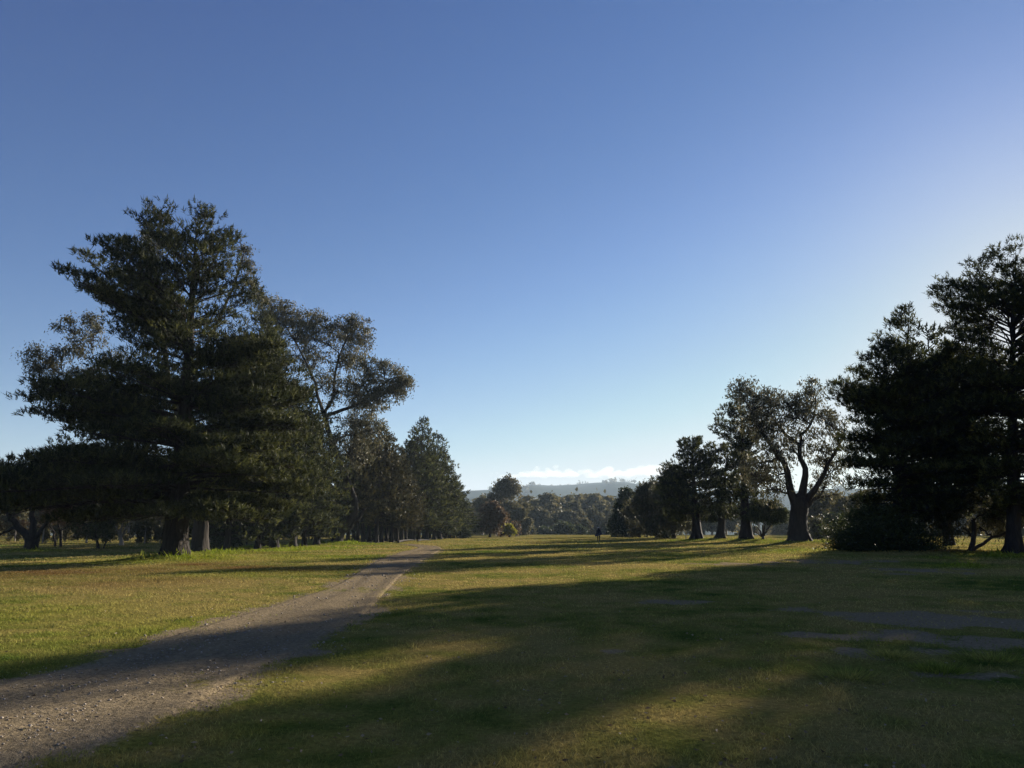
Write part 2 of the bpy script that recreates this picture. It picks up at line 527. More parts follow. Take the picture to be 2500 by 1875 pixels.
def zones(x, y):
    shp = np.shape(x)
    x = np.asarray(x, float).ravel(); y = np.asarray(y, float).ravel()
    dirt = np.zeros(x.shape)
    near = (y > 1) & (y < 95) & (x < 6) & (x > -40)
    if near.any():
        sd = path_sd(x[near], y[near])
        jit = (fbm(x[near] * 1.5, y[near] * 1.5, 2.0) - 0.5) * 1.2
        dirt[near] = 1 - sstep(-0.5, 0.75, sd + jit * 0.9)
        mid_g = sstep(0.62, 0.8, fbm(x[near] * 0.9, y[near] * 0.5, 8)) * 0.5
        dirt[near] *= 1 - mid_g
    for cx, cy_, rx, ry in PATCHES:
        q = ((x - cx) / rx) ** 2 + ((y - cy_) / ry) ** 2
        k = q < 6
        if k.any():
            nn = (fbm(x[k] * 1.3, y[k] * 1.0, 4.0, 5) - 0.5) * 3.4 - 0.2
            dirt[k] = np.maximum(dirt[k], 0.76 * (1 - sstep(0.3, 1.5, np.sqrt(q[k]) + nn)))
    lush = np.zeros(x.shape); litter = np.zeros(x.shape)
    for cx, cy_, rr, st in LUSH:
        q = ((x - cx) ** 2 + (y - cy_) ** 2) / (rr * rr)
        k = q < 7
        if k.any():
            lush[k] = np.maximum(lush[k], st * np.exp(-q[k]) * (0.5 + fbm(x[k] * 1.3, y[k] * 1.3, 6)))
    for cx, cy_, rr, st in LITTER:
        q = ((x - cx) ** 2 + (y - cy_) ** 2) / (rr * rr)
        k = q < 7
        if k.any():
            litter[k] = np.maximum(litter[k], st * np.exp(-q[k]) * (0.3 + 1.2 * fbm(x[k] * 0.8, y[k] * 0.8, 13)))
    return dirt.reshape(shp), np.clip(lush, 0, 1).reshape(shp), np.clip(litter, 0, 1).reshape(shp)

# ------------------------------------------------------------------ tree positions (from where their trunks meet the ground)
BASE = {
    'pine_big': (425, 1366), 'gum_behind': (490, 1351), 'pine_558': (558, 1336), 'pine_652': (652, 1338), 'gum_lean': (822, 1329),
    'gum_left': (75, 1345), 'pale_tree': (293, 1335), 'twin_tree': (243, 1340), 'thin_tree': (140, 1335),
    'pine_1702': (1702, 1319), 'pine_1759': (1759, 1318), 'pine_1824': (1824, 1321), 'umbrella': (1862, 1321), 'gum_great': (1954, 1326),
    'pine_a': (2195, 1347), 'pine_b': (2475, 1351), 'bush': (2150, 1346), 'low_tree': (2372, 1346),
}
B0 = {k: gp(*v) for k, v in BASE.items()}
for k, (bh, bs) in {'pine_big': (0.28, 1.8), 'gum_behind': (0.2, 1.6), 'pine_652': (0.22, 2.0), 'gum_lean': (0.35, 2.2), 'pine_1702': (0.2, 1.8),
                    'pine_1759': (0.2, 1.8), 'pine_1824': (0.3, 2.2), 'gum_great': (0.25, 3.0), 'pine_a': (0.15, 2.5), 'gum_left': (0.2, 1.6), 'pale_tree': (0.15, 2.5)}.items():
    BUMPS.append((B0[k][0], B0[k][1], bh, bs))
for k in B0:
    B0[k][2] = float(H(B0[k][0], B0[k][1]))
for k, rr, st in (('pine_big', 4.0, 0.9), ('gum_behind', 4.0, 0.9), ('pine_652', 5.0, 1.0), ('gum_lean', 4.5, 1.0), ('gum_left', 3.0, 0.8), ('pine_1702', 4, 0.6),
                  ('pine_1824', 4, 0.7), ('gum_great', 6, 0.6), ('pine_558', 4, 0.8)):
    LUSH.append((B0[k][0] + 0.5, B0[k][1] - 0.5, rr, st))
for px, py, rr, st in ((560, 1352, 3.0, 1.0), (600, 1346, 3.0, 1.0), (690, 1345, 3.0, 1.0), (740, 1342, 3.0, 1.0), (800, 1338, 3.5, 1.0), (640, 1500, 1.6, 0.42), (520, 1520, 1.6, 0.42),
                       (400, 1530, 2.2, 0.4), (250, 1350, 3.0, 0.5), (2290, 1362, 1.0, 1.0), (2340, 1382, 1.6, 0.9), (2470, 1352, 3.0, 1.0), (2430, 1357, 2.0, 0.9),
                       (760, 1360, 5, 0.5), (20, 1500, 3, 0.4), (1950, 1345, 5, 0.4), (560, 1400, 3, 0.4)):
    g = gp(px, py); LUSH.append((g[0], g[1], rr, st))
for px, py, rr, st in ((500, 1378, 2.0, 0.9), (580, 1385, 2.2, 0.8), (250, 1395, 3.5, 0.7), (60, 1400, 4.0, 0.8), (640, 1350, 2.0, 0.6), (300, 1420, 3, 0.5), (700, 1392, 3.0, 0.5), (2050, 1330, 5, 0.5), (2330, 1345, 4, 0.6)):
    g = gp(px, py); LITTER.append((g[0], g[1], rr, st))


# ------------------------------------------------------------------ ground sheet
def build_ground():
    az = np.concatenate([np.arange(-180, -52, 4.0), np.arange(-52, 52, 0.5), np.arange(52, 180, 4.0)])
    rr = np.concatenate([[0.0, 1.5, 3.0], np.geomspace(4.0, 480, 205), np.geomspace(520, 9000, 70)])
    A, Rr = np.meshgrid(np.radians(az), rr, indexing='ij')
    x = Rr * np.sin(A); y = Rr * np.cos(A)
    d, lu, li = zones(x, y)
    z = H(x, y) + 0.03 * (fbm(x * 0.9, y * 0.9, 3) - 0.5) * (1 - d) * (1 - sstep(60, 120, Rr))
    n, k = x.shape
    idx = np.arange(n * k).reshape(n, k)
    nx = np.roll(idx, -1, 0)
    F = np.stack([idx[:, :-1], idx[:, 1:], nx[:, 1:], nx[:, :-1]], -1).reshape(-1, 4)
    me = mesh_from('ground', np.stack([x, y, z], -1).reshape(-1, 3), [F[:, ::-1]], {'dirt': d.ravel(), 'lush': lu.ravel(), 'litter': li.ravel(), 'wood_shade': sstep(380, 700, Rr).ravel()}, True)
    tag(link('ground', me, M_GROUND), kind='structure', label='mown golf course ground of dry olive turf')


build_ground()


def build_path():
    n, m = 60, 25
    L, Rt = EDGE_L, EDGE_R
    out = 0.25
    u = np.linspace(0, 1, m)
    P = L[:, None, :] * (1 - u)[None, :, None] + Rt[:, None, :] * u[None, :, None]
    x, y = P[..., 0], P[..., 1]
    z = H(x, y) + 0.026
    z = z - 0.022 * (np.exp(-((u - 0.3) / 0.09) ** 2) + np.exp(-((u - 0.74) / 0.09) ** 2))[None, :]
    z = z + 0.02 * (fbm(x * 2.5, y * 2.5, 21) - 0.5)
    z[:, 0] -= 0.06; z[:, -1] -= 0.06
    idx = np.arange(n * m).reshape(n, m)
    F = np.stack([idx[:-1, :-1], idx[:-1, 1:], idx[1:, 1:], idx[1:, :-1]], -1).reshape(-1, 4)
    d, lu, li = zones(x, y)
    rut = np.clip(np.exp(-((u - 0.28) / 0.10) ** 2) + np.exp(-((u - 0.70) / 0.14) ** 2), 0, 1)[None, :] * (0.35 + 0.9 * fbm(x * 0.5, y * 0.5, 77))
    me = mesh_from('track', np.stack([x, y, z], -1).reshape(-1, 3), [F], {'dirt': d.ravel(), 'rut': rut.ravel(), 'lush': lu.ravel(), 'litter': li.ravel()}, True)
    tag(link('dirt_track', me, M_GROUND), kind='structure', label='pale gravel and dirt track curving across the turf')


build_path()


def build_turf():
    """short blades of the mown turf, coarser with distance"""
    V, F, T, D, LU, LI = [], [], [], [], [], []
    def scatter(N, r0, r1, keep, hgt, wid):
        r = r0 * (r1 / r0) ** rng.random(N)
        a = (rng.random(N) * 2 - 1) * R(47)
        x, y = r * np.sin(a), r * np.cos(a)
        d, lu, li = zones(x, y)
        p = keep(d, lu, li, x, y)
        k = rng.random(N) < p
        x, y, r, d, lu, li = x[k], y[k], r[k], d[k], lu[k], li[k]
        z = H(x, y) + 0.03 * (fbm(x * 0.9, y * 0.9, 3) - 0.5) * (1 - d) - 0.004
        cl = fbm(x * 2.2, y * 2.2, 31)
        h = hgt(r, lu) * (0.5 + 0.9 * rng.random(len(x))) * (0.25 + 2.2 * cl ** 1.8)
        w = wid(r, lu)
        b = rng.random(len(x)) * 2 * math.pi
        bx, by = np.cos(b) * w * 0.5, np.sin(b) * w * 0.5
        lean = 0.75 * h
        tx, ty = lean * rng.normal(size=len(x)), lean * rng.normal(size=len(x))
        P = np.stack([np.stack([x - bx, y - by, z], -1), np.stack([x + bx, y + by, z], -1), np.stack([x + tx, y + ty, z + h], -1)], 1)
        V.append(P.reshape(-1, 3)); T.append(np.repeat(np.clip(rng.normal(0.45, 0.22, len(x)), 0, 1), 3))
        for lst, v in ((D, d * 0.3), (LU, lu), (LI, li)): lst.append(np.repeat(v, 3))
    scatter(440000, 4.0, 135.0, lambda d, lu, li, x, y: (1 - 0.94 * sstep(0.2, 0.85, d)) * (1 - 0.5 * li), lambda r, lu: 0.026 + 0.0005 * np.minimum(r, 70) + 0.03 * lu, lambda r, lu: 0.0013 * r)
    # rank growth round trunks and along the verge
    scatter(150000, 9.0, 90.0, lambda d, lu, li, x, y: sstep(0.45, 0.9, lu) * (1 - d), lambda r, lu: 0.10 + 0.14 * lu, lambda r, lu: 0.0016 * r + 0.006)
    Vv = np.concatenate(V)
    F = np.arange(len(Vv)).reshape(-1, 3)
    me = mesh_from('turf', Vv, [F], {'tint': np.concatenate(T), 'dirt': np.concatenate(D), 'lush': np.concatenate(LU), 'litter': np.concatenate(LI)})
    tag(link('grass', me, M_BLADE), kind='stuff', label='short dry turf grass covering the fairway')


build_turf()

M_STONE = plain_mat('gravel_stone', (0.27, 0.225, 0.18), 0.85, 0.2, 0.5, 4.0)


def build_gravel():
    N = 80000
    r = 4.6 * (45 / 4.6) ** rng.random(N)
    a = R(-42) + rng.random(N) * R(46)
    x, y = r * np.sin(a), r * np.cos(a)
    d, _, _ = zones(x, y)
    band = sstep(0.42, 0.66, fbm(x * 1.3 + 3, y * 0.6, 17))
    k = rng.random(N) < d * (0.2 + 0.8 * band)
    x, y, r = x[k], y[k], r[k]
    n = len(x)
    s = (0.0028 + 0.00048 * r) * (0.4 + rng.random(n) ** 8 * 2.4)
    base = np.array([(1, 0, 0), (-1, 0, 0), (0, 1, 0), (0, -1, 0), (0, 0, 0.7), (0, 0, -0.6)], float)
    V = base[None] * s[:, None, None] * (0.6 + 0.8 * rng.random((n, 6, 1)))
    th = rng.random(n) * 6.28
    c, sn = np.cos(th)[:, None], np.sin(th)[:, None]
    V = np.stack([V[..., 0] * c - V[..., 1] * sn, V[..., 0] * sn + V[..., 1] * c, V[..., 2]], -1)
    V = V + np.stack([x, y, H(x, y) + 0.024], -1)[:, None]
    f = np.array([(0, 2, 4), (2, 1, 4), (1, 3, 4), (3, 0, 4), (2, 0, 5), (1, 2, 5), (3, 1, 5), (0, 3, 5)])
    F = (f[None] + (np.arange(n) * 6)[:, None, None]).reshape(-1, 3)
    me = mesh_from('gravel', V.reshape(-1, 3), [F])
    tag(link('gravel', me, M_STONE), kind='stuff', label='loose grey gravel scattered along the dirt track')


build_gravel()


# ------------------------------------------------------------------ pines
def outline_env(base, pts):
    """picture outline (y, left x, right x) at the trunk's depth -> z, left and right reach in metres"""
    z, l, r = [], [], []
    for py, xl, xr in pts:
        a = at(xl, py, base[1]); b = at(xr, py, base[1])
        z.append(a[2] - base[2]); l.append(base[0] - a[0]); r.append(b[0] - base[0])
    o = np.argsort(z)
    return np.array(z)[o], np.array(l)[o], np.array(r)[o]


def pine_parts(height, env, trunk_r, top_xy=(0, 0), whorl=0.6, per=5, tuft=0.34, nn=9, dens=1.0, zb=2.5, wid=0.04, jit=0.3, sides=10, flare=0.5, gap=0.0, sec_k=3.2, sil=0.0, holes=(), zj=0.35, pads=0.0, pad_n=30, sec_t=1.0):
    """returns trunk, branches, crown meshes of one pine; env(z, c) gives the reach for a direction with cosine c to the picture's right"""
    # trunk
    K = 16
    t = np.linspace(0, 1, K) ** 1.3
    wob = 0.02 * height
    tx = top_xy[0] * t + wob * 0.4 * np.sin(t * 5 + rng.random() * 6) * t
    ty = top_xy[1] * t + wob * 0.4 * np.sin(t * 4 + rng.random() * 6) * t
    P = np.stack([tx, ty, t * height * 0.97 - 0.12], -1)
    rad = trunk_r * (1 - t) ** 1.05 + 0.015 + flare * trunk_r * np.exp(-t * height / 0.55)
    TV, TF = tubes(P, rad, sides, ref=(1, 0.01, 0), knob=0.16, butt=0.15)
    trunk = mesh_from('trunk', TV, [TF], smooth=True)
    # branches
    zs = []
    z = zb
    while z < height * 0.985:
        k = per if z < height * 0.8 else per + 1
        for _ in range(k): zs.append(z + rng.normal() * whorl * zj)
        z += whorl * (0.75 + 0.5 * rng.random())
    ztip = np.clip(np.array(zs), zb * 0.8, height * 0.995)
    B = len(ztip)
    if pads:            # spread the bough ends evenly over the crown's outline, so that rounded tops fill up
        zg = np.linspace(zb, height * 0.995, 500)
        rg_ = 0.5 * (env(zg, np.ones(500)) + env(zg, -np.ones(500)))
        ds = np.hypot(np.gradient(zg), 0.9 * np.abs(np.gradient(rg_))) * (0.85 + 0.6 * rg_ / rg_.max())
        cdf = np.cumsum(ds) / ds.sum()
        ztip = np.interp((np.arange(B) + rng.random(B)) / B, cdf, zg)
        low = ztip < 0.78 * height
        ztip[low] = np.round(ztip[low] / whorl) * whorl
        ztip[low] += rng.normal(size=low.sum()) * whorl * zj
        ztip = np.clip(ztip, zb, height * 0.995)
    az = rng.random(B) * 2 * math.pi
    if sil > 0:       # more boughs near the plane in which their reach is known
        k = rng.random(B) < sil
        az[k] = np.where(rng.random(k.sum()) < 0.5, 0, math.pi) + rng.normal(size=k.sum()) * 0.35
    c = np.cos(az)
    L = env(ztip, c) * (0.92 if pads else 1.0) * (1 - jit + (jit + 0.02) * rng.random(B) ** 0.6)
    L = np.maximum(L, 0.35)
    tr = ztip / height
    a = 0.12 + 0.75 * tr ** 2
    b = -0.22 - 0.12 * (1 - tr)
    cc = 0.12 + 0.12 * tr
    rise = L * (a + b + cc)
    z0 = np.clip(ztip - rise, zb * 0.75, height * 0.96)
    s = np.linspace(0, 1, 7)
    hx = L[:, None] * s[None]
    vz = (L * a)[:, None] * s + (L * b)[:, None] * s ** 2 + (L * cc)[:, None] * s ** 3
    bend = rng.normal(size=B) * 0.18
    ang = az[:, None] + bend[:, None] * s[None]
    ti = np.interp(z0 / height, t, tx); tj = np.interp(z0 / height, t, ty)
    BP = np.stack([ti[:, None] + hx * np.cos(ang), tj[:, None] + hx * np.sin(ang), z0[:, None] + vz], -1)
    BP = BP + rng.normal(size=BP.shape) * 0.04 * s[None, :, None] * L[:, None, None] * 0.35
    kb = np.ones(B, bool)
    for hp, hw, hz0, hz1 in holes:
        e = BP[:, 2:]
        q = -math.cos(SUN_AZ) * e[..., 0] + math.sin(SUN_AZ) * e[..., 1]
        kb &= ~(((np.abs(q - hp) < hw) & (e[..., 2] > hz0 - 0.3) & (e[..., 2] < hz1 + 0.2)).any(1) & (rng.random(B) < (1.0 if sil > 0.46 else 0.3)))
    BP, L, z0 = BP[kb], L[kb], z0[kb]
    B = len(L)
    br = (0.012 + 0.011 * L)[:, None] * (1 - 0.88 * s)[None]
    acc = Acc()
    v, f = tubes(BP, br, 5); acc.add(v, f)
    # side branchlets, mostly flat, forming the layered plates
    hole_list = list(holes)
    ns = np.maximum((L * sec_k * dens).astype(int), 3)
    bi = np.repeat(np.arange(B), ns)
    S = len(bi)
    sp = 0.13 + 0.87 * rng.random(S) ** 0.8
    q = sp * 6; qi = np.minimum(q.astype(int), 5); fr = (q - qi)[:, None]
    p0 = BP[bi, qi] * (1 - fr) + BP[bi, qi + 1] * fr
    tan = norm(BP[bi, qi + 1] - BP[bi, qi])
    sd = np.where(rng.random(S) < 0.5, -1, 1) * (R(25) + R(45) * rng.random(S))
    ca, sa = np.cos(sd), np.sin(sd)
    dr = np.stack([tan[:, 0] * ca - tan[:, 1] * sa, tan[:, 0] * sa + tan[:, 1] * ca, tan[:, 2] * 0.5 + 0.10 + 0.16 * rng.normal(size=S)], -1)
    dr = norm(dr)
    sl = (0.35 + 0.30 * np.minimum(L[bi], 6) * (1.1 - 0.75 * sp)) * (0.6 + 0.7 * rng.random(S))
    m = np.linspace(0, 1, 3)
    SPt = p0[:, None] + dr[:, None] * (sl[:, None] * m[None])[..., None]
    SPt[..., 2] += (sl[:, None] * 0.18 * m[None] ** 2)
    kp = np.ones(S, bool)
    for hp, hw, hz0, hz1 in hole_list:
        e = SPt[:, -1]
        q = -math.cos(SUN_AZ) * e[:, 0] + math.sin(SUN_AZ) * e[:, 1]
        kp &= ~((np.abs(q - hp) < hw) & (e[:, 2] > hz0) & (e[:, 2] < hz1))
    SPt = SPt[kp]
    v, f = tubes(SPt, 0.016 * (1 - 0.7 * m)[None] * np.ones((len(SPt), 1)), 3); acc.add(v, f)
    branches = acc.mesh('branches')
    # shoots with needles
    nt = np.maximum((sl / 0.30 * dens * sec_t).astype(int), 1)
    si = np.repeat(np.arange(S), nt)
    Tn = len(si)
    u = 0.25 + 0.8 * rng.random(Tn)
    pos = p0[si] + dr[si] * (sl[si] * u)[:, None] + rng.normal(size=(Tn, 3)) * np.array([0.10, 0.10, 0.055])
    pos[:, 2] += sl[si] * 0.18 * u ** 2
    d = norm(dr[si] * 0.8 + np.array([0, 0, 0.75]) + 0.35 * rng.normal(size=(Tn, 3)))
    bt = rng.random(B)
    tint = np.clip(0.5 + 0.30 * (bt[bi][si] - 0.5) + 0.28 * rng.normal(size=Tn), 0, 1)
    if pads:
        # flat-bottomed cushions of upright shoots towards the ends of the boughs
        npd = np.clip((1.2 + L * 0.62).astype(int), 1, 5)
        pi = np.repeat(np.arange(B), npd)
        P_ = len(pi)
        sp2 = np.concatenate([np.linspace(1.0, 0.34, n)[:n] for n in npd]) + 0.06 * rng.normal(size=P_)
        sp2 = np.clip(sp2, 0.2, 0.98)
        q = sp2 * 6; qi = np.minimum(q.astype(int), 5); fr = (q - qi)[:, None]
        pc = BP[pi, qi] * (1 - fr) + BP[pi, qi + 1] * fr
        tn = norm(BP[pi, qi + 1] - BP[pi, qi])
        sdv = np.stack([-tn[:, 1], tn[:, 0], 0 * tn[:, 0]], -1)
        pr = pads * np.clip(0.34 + 0.13 * L[pi], 0.4, 1.25) * (0.75 + 0.5 * rng.random(P_))
        pc = pc + sdv * (rng.normal(size=P_) * 0.45 * pr * (sp2 < 0.9))[:, None] + np.array([0, 0, 0.05])
        cnt = np.maximum((pad_n * pr ** 2).astype(int), 8)
        ci = np.repeat(np.arange(P_), cnt)
        M = len(ci)
        rr_ = np.sqrt(rng.random(M)); th = rng.random(M) * 2 * math.pi
        ox = tn[ci][:, :2] * (rr_ * np.cos(th) * 1.15)[:, None] + sdv[ci][:, :2] * (rr_ * np.sin(th))[:, None]
        pp = pc[ci].copy()
        pp[:, :2] += ox * pr[ci][:, None]
        pp[:, 2] += (0.30 * (1 - rr_ ** 2) * pr[ci]) * rng.random(M) ** 0.6 + tn[ci][:, 2] * rr_ * np.cos(th) * pr[ci] * 0.6
        pd = norm(np.stack([ox[:, 0] * 0.7, ox[:, 1] * 0.7, 0.9 + 0 * rr_], -1) + 0.3 * rng.normal(size=(M, 3)))
        pt = rng.random(P_)
        ptint = np.clip(0.48 + 0.34 * (pt[ci] - 0.5) + 0.24 * rng.normal(size=M), 0, 1)
        pos = np.concatenate([pos, pp]); d = np.concatenate([d, pd]); tint = np.concatenate([tint, ptint])
    if gap:
        k = fbm(pos[:, 0] * 0.5 + pos[:, 1] * 0.35, pos[:, 2] * 0.7, 41) > gap
        pos, d, tint = pos[k], d[k], tint[k]
    for hp, hw, hz0, hz1 in holes:          # openings cut in the crown to admit sun, measured across the sun's direction
        q = -math.cos(SUN_AZ) * pos[:, 0] + math.sin(SUN_AZ) * pos[:, 1]
        k = ~((np.abs(q - hp) < hw * (0.7 + 0.6 * rng.random(len(q)))) & (pos[:, 2] > hz0) & (pos[:, 2] < hz1))
        pos, d, tint = pos[k], d[k], tint[k]
    v, f, tt = needles(pos, d, nn, tuft * 0.68, wid, 0.6, tint, tuft * 0.75)
    # leading shoots at the top
    crown = mesh_from('crown', v, [f], {'tint': tt})
    return trunk, branches, crown


def pine_tree(name, label, base, meshes, mat=None, group=None, rz=0.0):
    e = root(name, base, label, 'pine tree', group, rz)
    link('trunk', meshes[0], M_BARK_PINE, e)
    tag(link('branches', meshes[1], M_BARK_PINE, e), kind='stuff')
    tag(link('crown', meshes[2], mat or M_PINE, e), kind='stuff')
    return e


def perp(b):
    return -math.cos(SUN_AZ) * b[0] + math.sin(SUN_AZ) * b[1]


def sun_gap(b, near, far, hw):
    """opening in a crown through which the sun reaches the strip of ground between two picture points"""
    sx, sy = math.sin(SUN_AZ), math.cos(SUN_AZ)
    o = [gp(*near), gp(*far)]
    zz = [((b[0] - g[0]) * sx + (b[1] - g[1]) * sy) * math.tan(SUN_EL) - b[2] for g in o]
    return ((perp(o[0]) + perp(o[1])) / 2 - perp(b), hw + abs(perp(o[0]) - perp(o[1])) / 2, min(zz) - 0.1, max(zz) + 1.2)


def env_from(base, pts, depth_k=0.9):
    z, l, r = outline_env(base, pts)
    def env(zz, c):
        ll = np.interp(zz, z, l); rr = np.interp(zz, z, r)
        avg = np.clip((ll + rr) * 0.5 * depth_k, 0.3, None)
        side = np.where(c > 0, rr, ll)
        w = np.abs(c)
        return np.maximum(avg * (1 - w) + side * w, 0.3)
    return env, z


b = B0['pine_big']
pts = [(514, 462, 500), (520, 430, 530), (526, 385, 560), (550, 330, 584), (600, 318, 596), (640, 330, 592), (652, 205, 600), (690, 192, 622), (735, 230, 650), (775, 275, 668), (800, 300, 675), (860, 295, 705),
       (900, 255, 735), (935, 240, 742), (952, 135, 745), (985, 115, 752), (1020, 75, 762), (1055, 115, 770), (1090, 155, 775), (1125, 165, 772), (1150, 80, 765), (1175, -40, 755), (1225, -70, 745), (1255, 20, 720), (1278, 200, 680), (1296, 330, 600)]
env, zz = env_from(b, pts)
top = at(482, 512, b[1])
pm = pine_parts(top[2] - b[2], env, 0.62, (top[0] - b[0], 0.3), whorl=0.92, per=11, tuft=0.40, nn=9, dens=1.0, zb=1.7, wid=0.056, jit=0.26, sides=16, flare=0.35, gap=0.08, sil=0.45, zj=0.32, pads=1.05, pad_n=34, sec_t=0.5)
pine_tree('pine_tree', 'tallest pine with thick trunk and long low limb reaching the left edge', b, pm)
print('big pine h', top[2] - b[2], 'tris', len(pm[2].polygons), len(pm[1].polygons))

b = B0['pine_652']
pts = [(770, 640, 660), (800, 590, 690), (860, 560, 730), (950, 540, 770), (1050, 530, 795), (1110, 530, 815), (1150, 530, 832), (1200, 540, 815), (1250, 560, 770), (1285, 600, 720)]
env, zz = env_from(b, pts)
top = at(650, 765, b[1])
pm = pine_parts(top[2] - b[2], env, 0.55, (top[0] - b[0], 0.0), whorl=1.0, per=10, zj=0.14, pads=1.0, pad_n=26, sec_t=0.5, tuft=0.44, nn=9, dens=1.0, zb=2.6, wid=0.075, jit=0.3, sides=12, flare=0.4, gap=0.28, sil=0.2)
pine_tree('pine_tree', 'dark pine just right of the tallest pine, boughs hanging low', b, pm)

b = B0['pine_a']
pts = [(757, 2195, 2225), (775, 2135, 2255), (800, 2110, 2252), (830, 2085, 2252), (862, 2088, 2256), (885, 2045, 2300), (915, 2016, 2370), (950, 2005, 2390), (985, 2020, 2395), (1010, 2075, 2400), (1040, 2040, 2410), (1075, 2025, 2410), (1100, 2040, 2410),
       (1130, 2050, 2410), (1150, 2075, 2400), (1175, 2050, 2390), (1200, 2080, 2380), (1240, 2095, 2350), (1270, 2140, 2300)]
env, zz = env_from(b, pts)
top = at(2210, 755, b[1])
pm = pine_parts(top[2] - b[2], env, 0.5, (top[0] - b[0], 0.0), whorl=0.9, per=13, zj=0.42, pads=1.1, pad_n=30, sec_t=0.5, tuft=0.42, nn=9, dens=1.0, zb=1.6, wid=0.06, jit=0.25, sides=12, flare=0.4, gap=0.18, sil=0.5, holes=[sun_gap(b, (0, 1800), (860, 1622), 0.35)])
pine_tree('pine_tree', 'broad dark pine rising behind the bushy shrub right of the great gum', b, pm)

b = B0['pine_b']
pts = [(605, 2420, 2530), (618, 2350, 2580), (645, 2290, 2640), (690, 2232, 2690), (715, 2218, 2700), (755, 2236, 2720), (785, 2282, 2740), (850, 2290, 2750), (900, 2300, 2750), (950, 2300, 2760), (1000, 2310, 2760), (1080, 2310, 2760), (1150, 2330, 2750), (1230, 2390, 2700), (1265, 2440, 2600)]
env, zz = env_from(b, pts)
top = at(2470, 603, b[1])
pm = pine_parts(top[2] - b[2], env, 0.42, (top[0] - b[0], 0.0), whorl=0.95, per=12, zj=0.45, pads=1.05, pad_n=26, sec_t=0.5, tuft=0.42, nn=9, dens=1.0, zb=2.0, wid=0.058, jit=0.3, sides=12, flare=0.4, gap=0.2, sil=0.45, holes=[sun_gap(b, (1380, 1880), (1930, 1690), 0.55)])
pine_tree('pine_tree', 'tall open-crowned pine at the right edge with the sun behind it', b, pm)

for key, tp, pts, lab, gp_, wh in (
    ('pine_1702', (1690, 1073), [(1073, 1675, 1705), (1085, 1650, 1735), (1105, 1640, 1760), (1125, 1645, 1762), (1150, 1610, 1770), (1180, 1600, 1770), (1220, 1598, 1760), (1260, 1615, 1750), (1285, 1650, 1745)], 'dense flat-topped pine with stout trunk left of the forked pine', 0.12, 0.40),
    ('pine_1759', (1775, 1085), [(1085, 1755, 1795), (1110, 1735, 1815), (1150, 1725, 1830), (1200, 1720, 1825), (1250, 1725, 1810), (1275, 1735, 1790)], 'sparse pine with forked trunk between two stouter pines', 0.34, 0.55),
    ('pine_1824', (1805, 968), [(968, 1785, 1825), (985, 1762, 1850), (1010, 1742, 1868), (1040, 1736, 1872), (1066, 1725, 1865), (1075, 1780, 1860), (1110, 1765, 1880), (1150, 1775, 1885), (1200, 1760, 1890), (1250, 1770, 1880)], 'tall bare-trunked pine with high crown left of the great gum', 0.36, 0.6)):
    b = B0[key]
    env, zz = env_from(b, pts)
    top = at(*tp, b[1])
    pm = pine_parts(top[2] - b[2], env, 0.62 if key != 'pine_1759' else 0.5, (top[0] - b[0], 0.0), whorl=wh, per=5, tuft=0.5, nn=7, dens=0.9, zb=1.9, wid=0.12, pads=1.0, pad_n=14, sec_t=0.6, jit=0.3, sides=12, flare=0.5, gap=gp_, sil=0.25)
    pine_tree('pine_tree', lab, b, pm)
    print(key, b, top[2] - b[2])

# ------------------------------------------------------------------ row pines (shared meshes)
ROW = []
for k in range(4):
    hh = (15.0, 17.0, 19.0, 16.0)[k]
    rw = (3.9, 3.5, 4.3, 3.7)[k]
    def env(z, c, hh=hh, rw=rw):
        t = np.clip(z / hh, 0, 1)
        return np.maximum(rw * np.minimum(1, (1 - t) * 1.75) ** 0.75 * (0.82 + 0.18 * np.clip(t / 0.3, 0, 1)), 0.4)
    ROW.append((hh, pine_parts(hh, env, (0.27, 0.3, 0.36, 0.25)[k], (rng.normal() * 0.5, 0.1), whorl=0.6, per=6, tuft=0.55, nn=6, dens=0.85, zb=(3.2, 2.8, 2.2, 0.9)[k], wid=0.15, jit=0.3, sides=8, flare=0.4, gap=0.18)))

row_spec = [  # picture x of the trunk, depth in metres, picture y of the top, variant, label
    (558, 62, 900, 3, 'straight pine trunk beside the round boulder, crown lost in the dark pines'),
    (632, 66, 880, 3, 'pine standing close behind the dark pine, trunk just left of its trunk'),
    (673, 68, 900, 2, 'pine standing close behind the dark pine, trunk just right of its trunk'),
    (718, 70, 930, 2, 'pine in the shaded row, first trunk left of the leaning gum pair'),
    (745, 74, 960, 3, 'pine in the shaded row midway between dark pine and leaning gum'),
    (775, 78, 990, 2, 'pine in the shaded row next left of the leaning gum'),
]
group_row = [(850, 84, 1040), (875, 85, 1035), (888, 90, 1030), (903, 94, 1025), (920, 88, 1030), (933, 92, 1045), (944, 97, 1060), (957, 92, 1080), (970, 97, 1100), (982, 95, 1130), (992, 99, 1150)]
group_cone = [(1008, 106, 1035), (1024, 110, 1025), (1042, 112, 1040), (1060, 116, 1062), (1075, 121, 1085), (1088, 126, 1115), (1098, 131, 1150), (1108, 137, 1180), (1124, 142, 1210)]


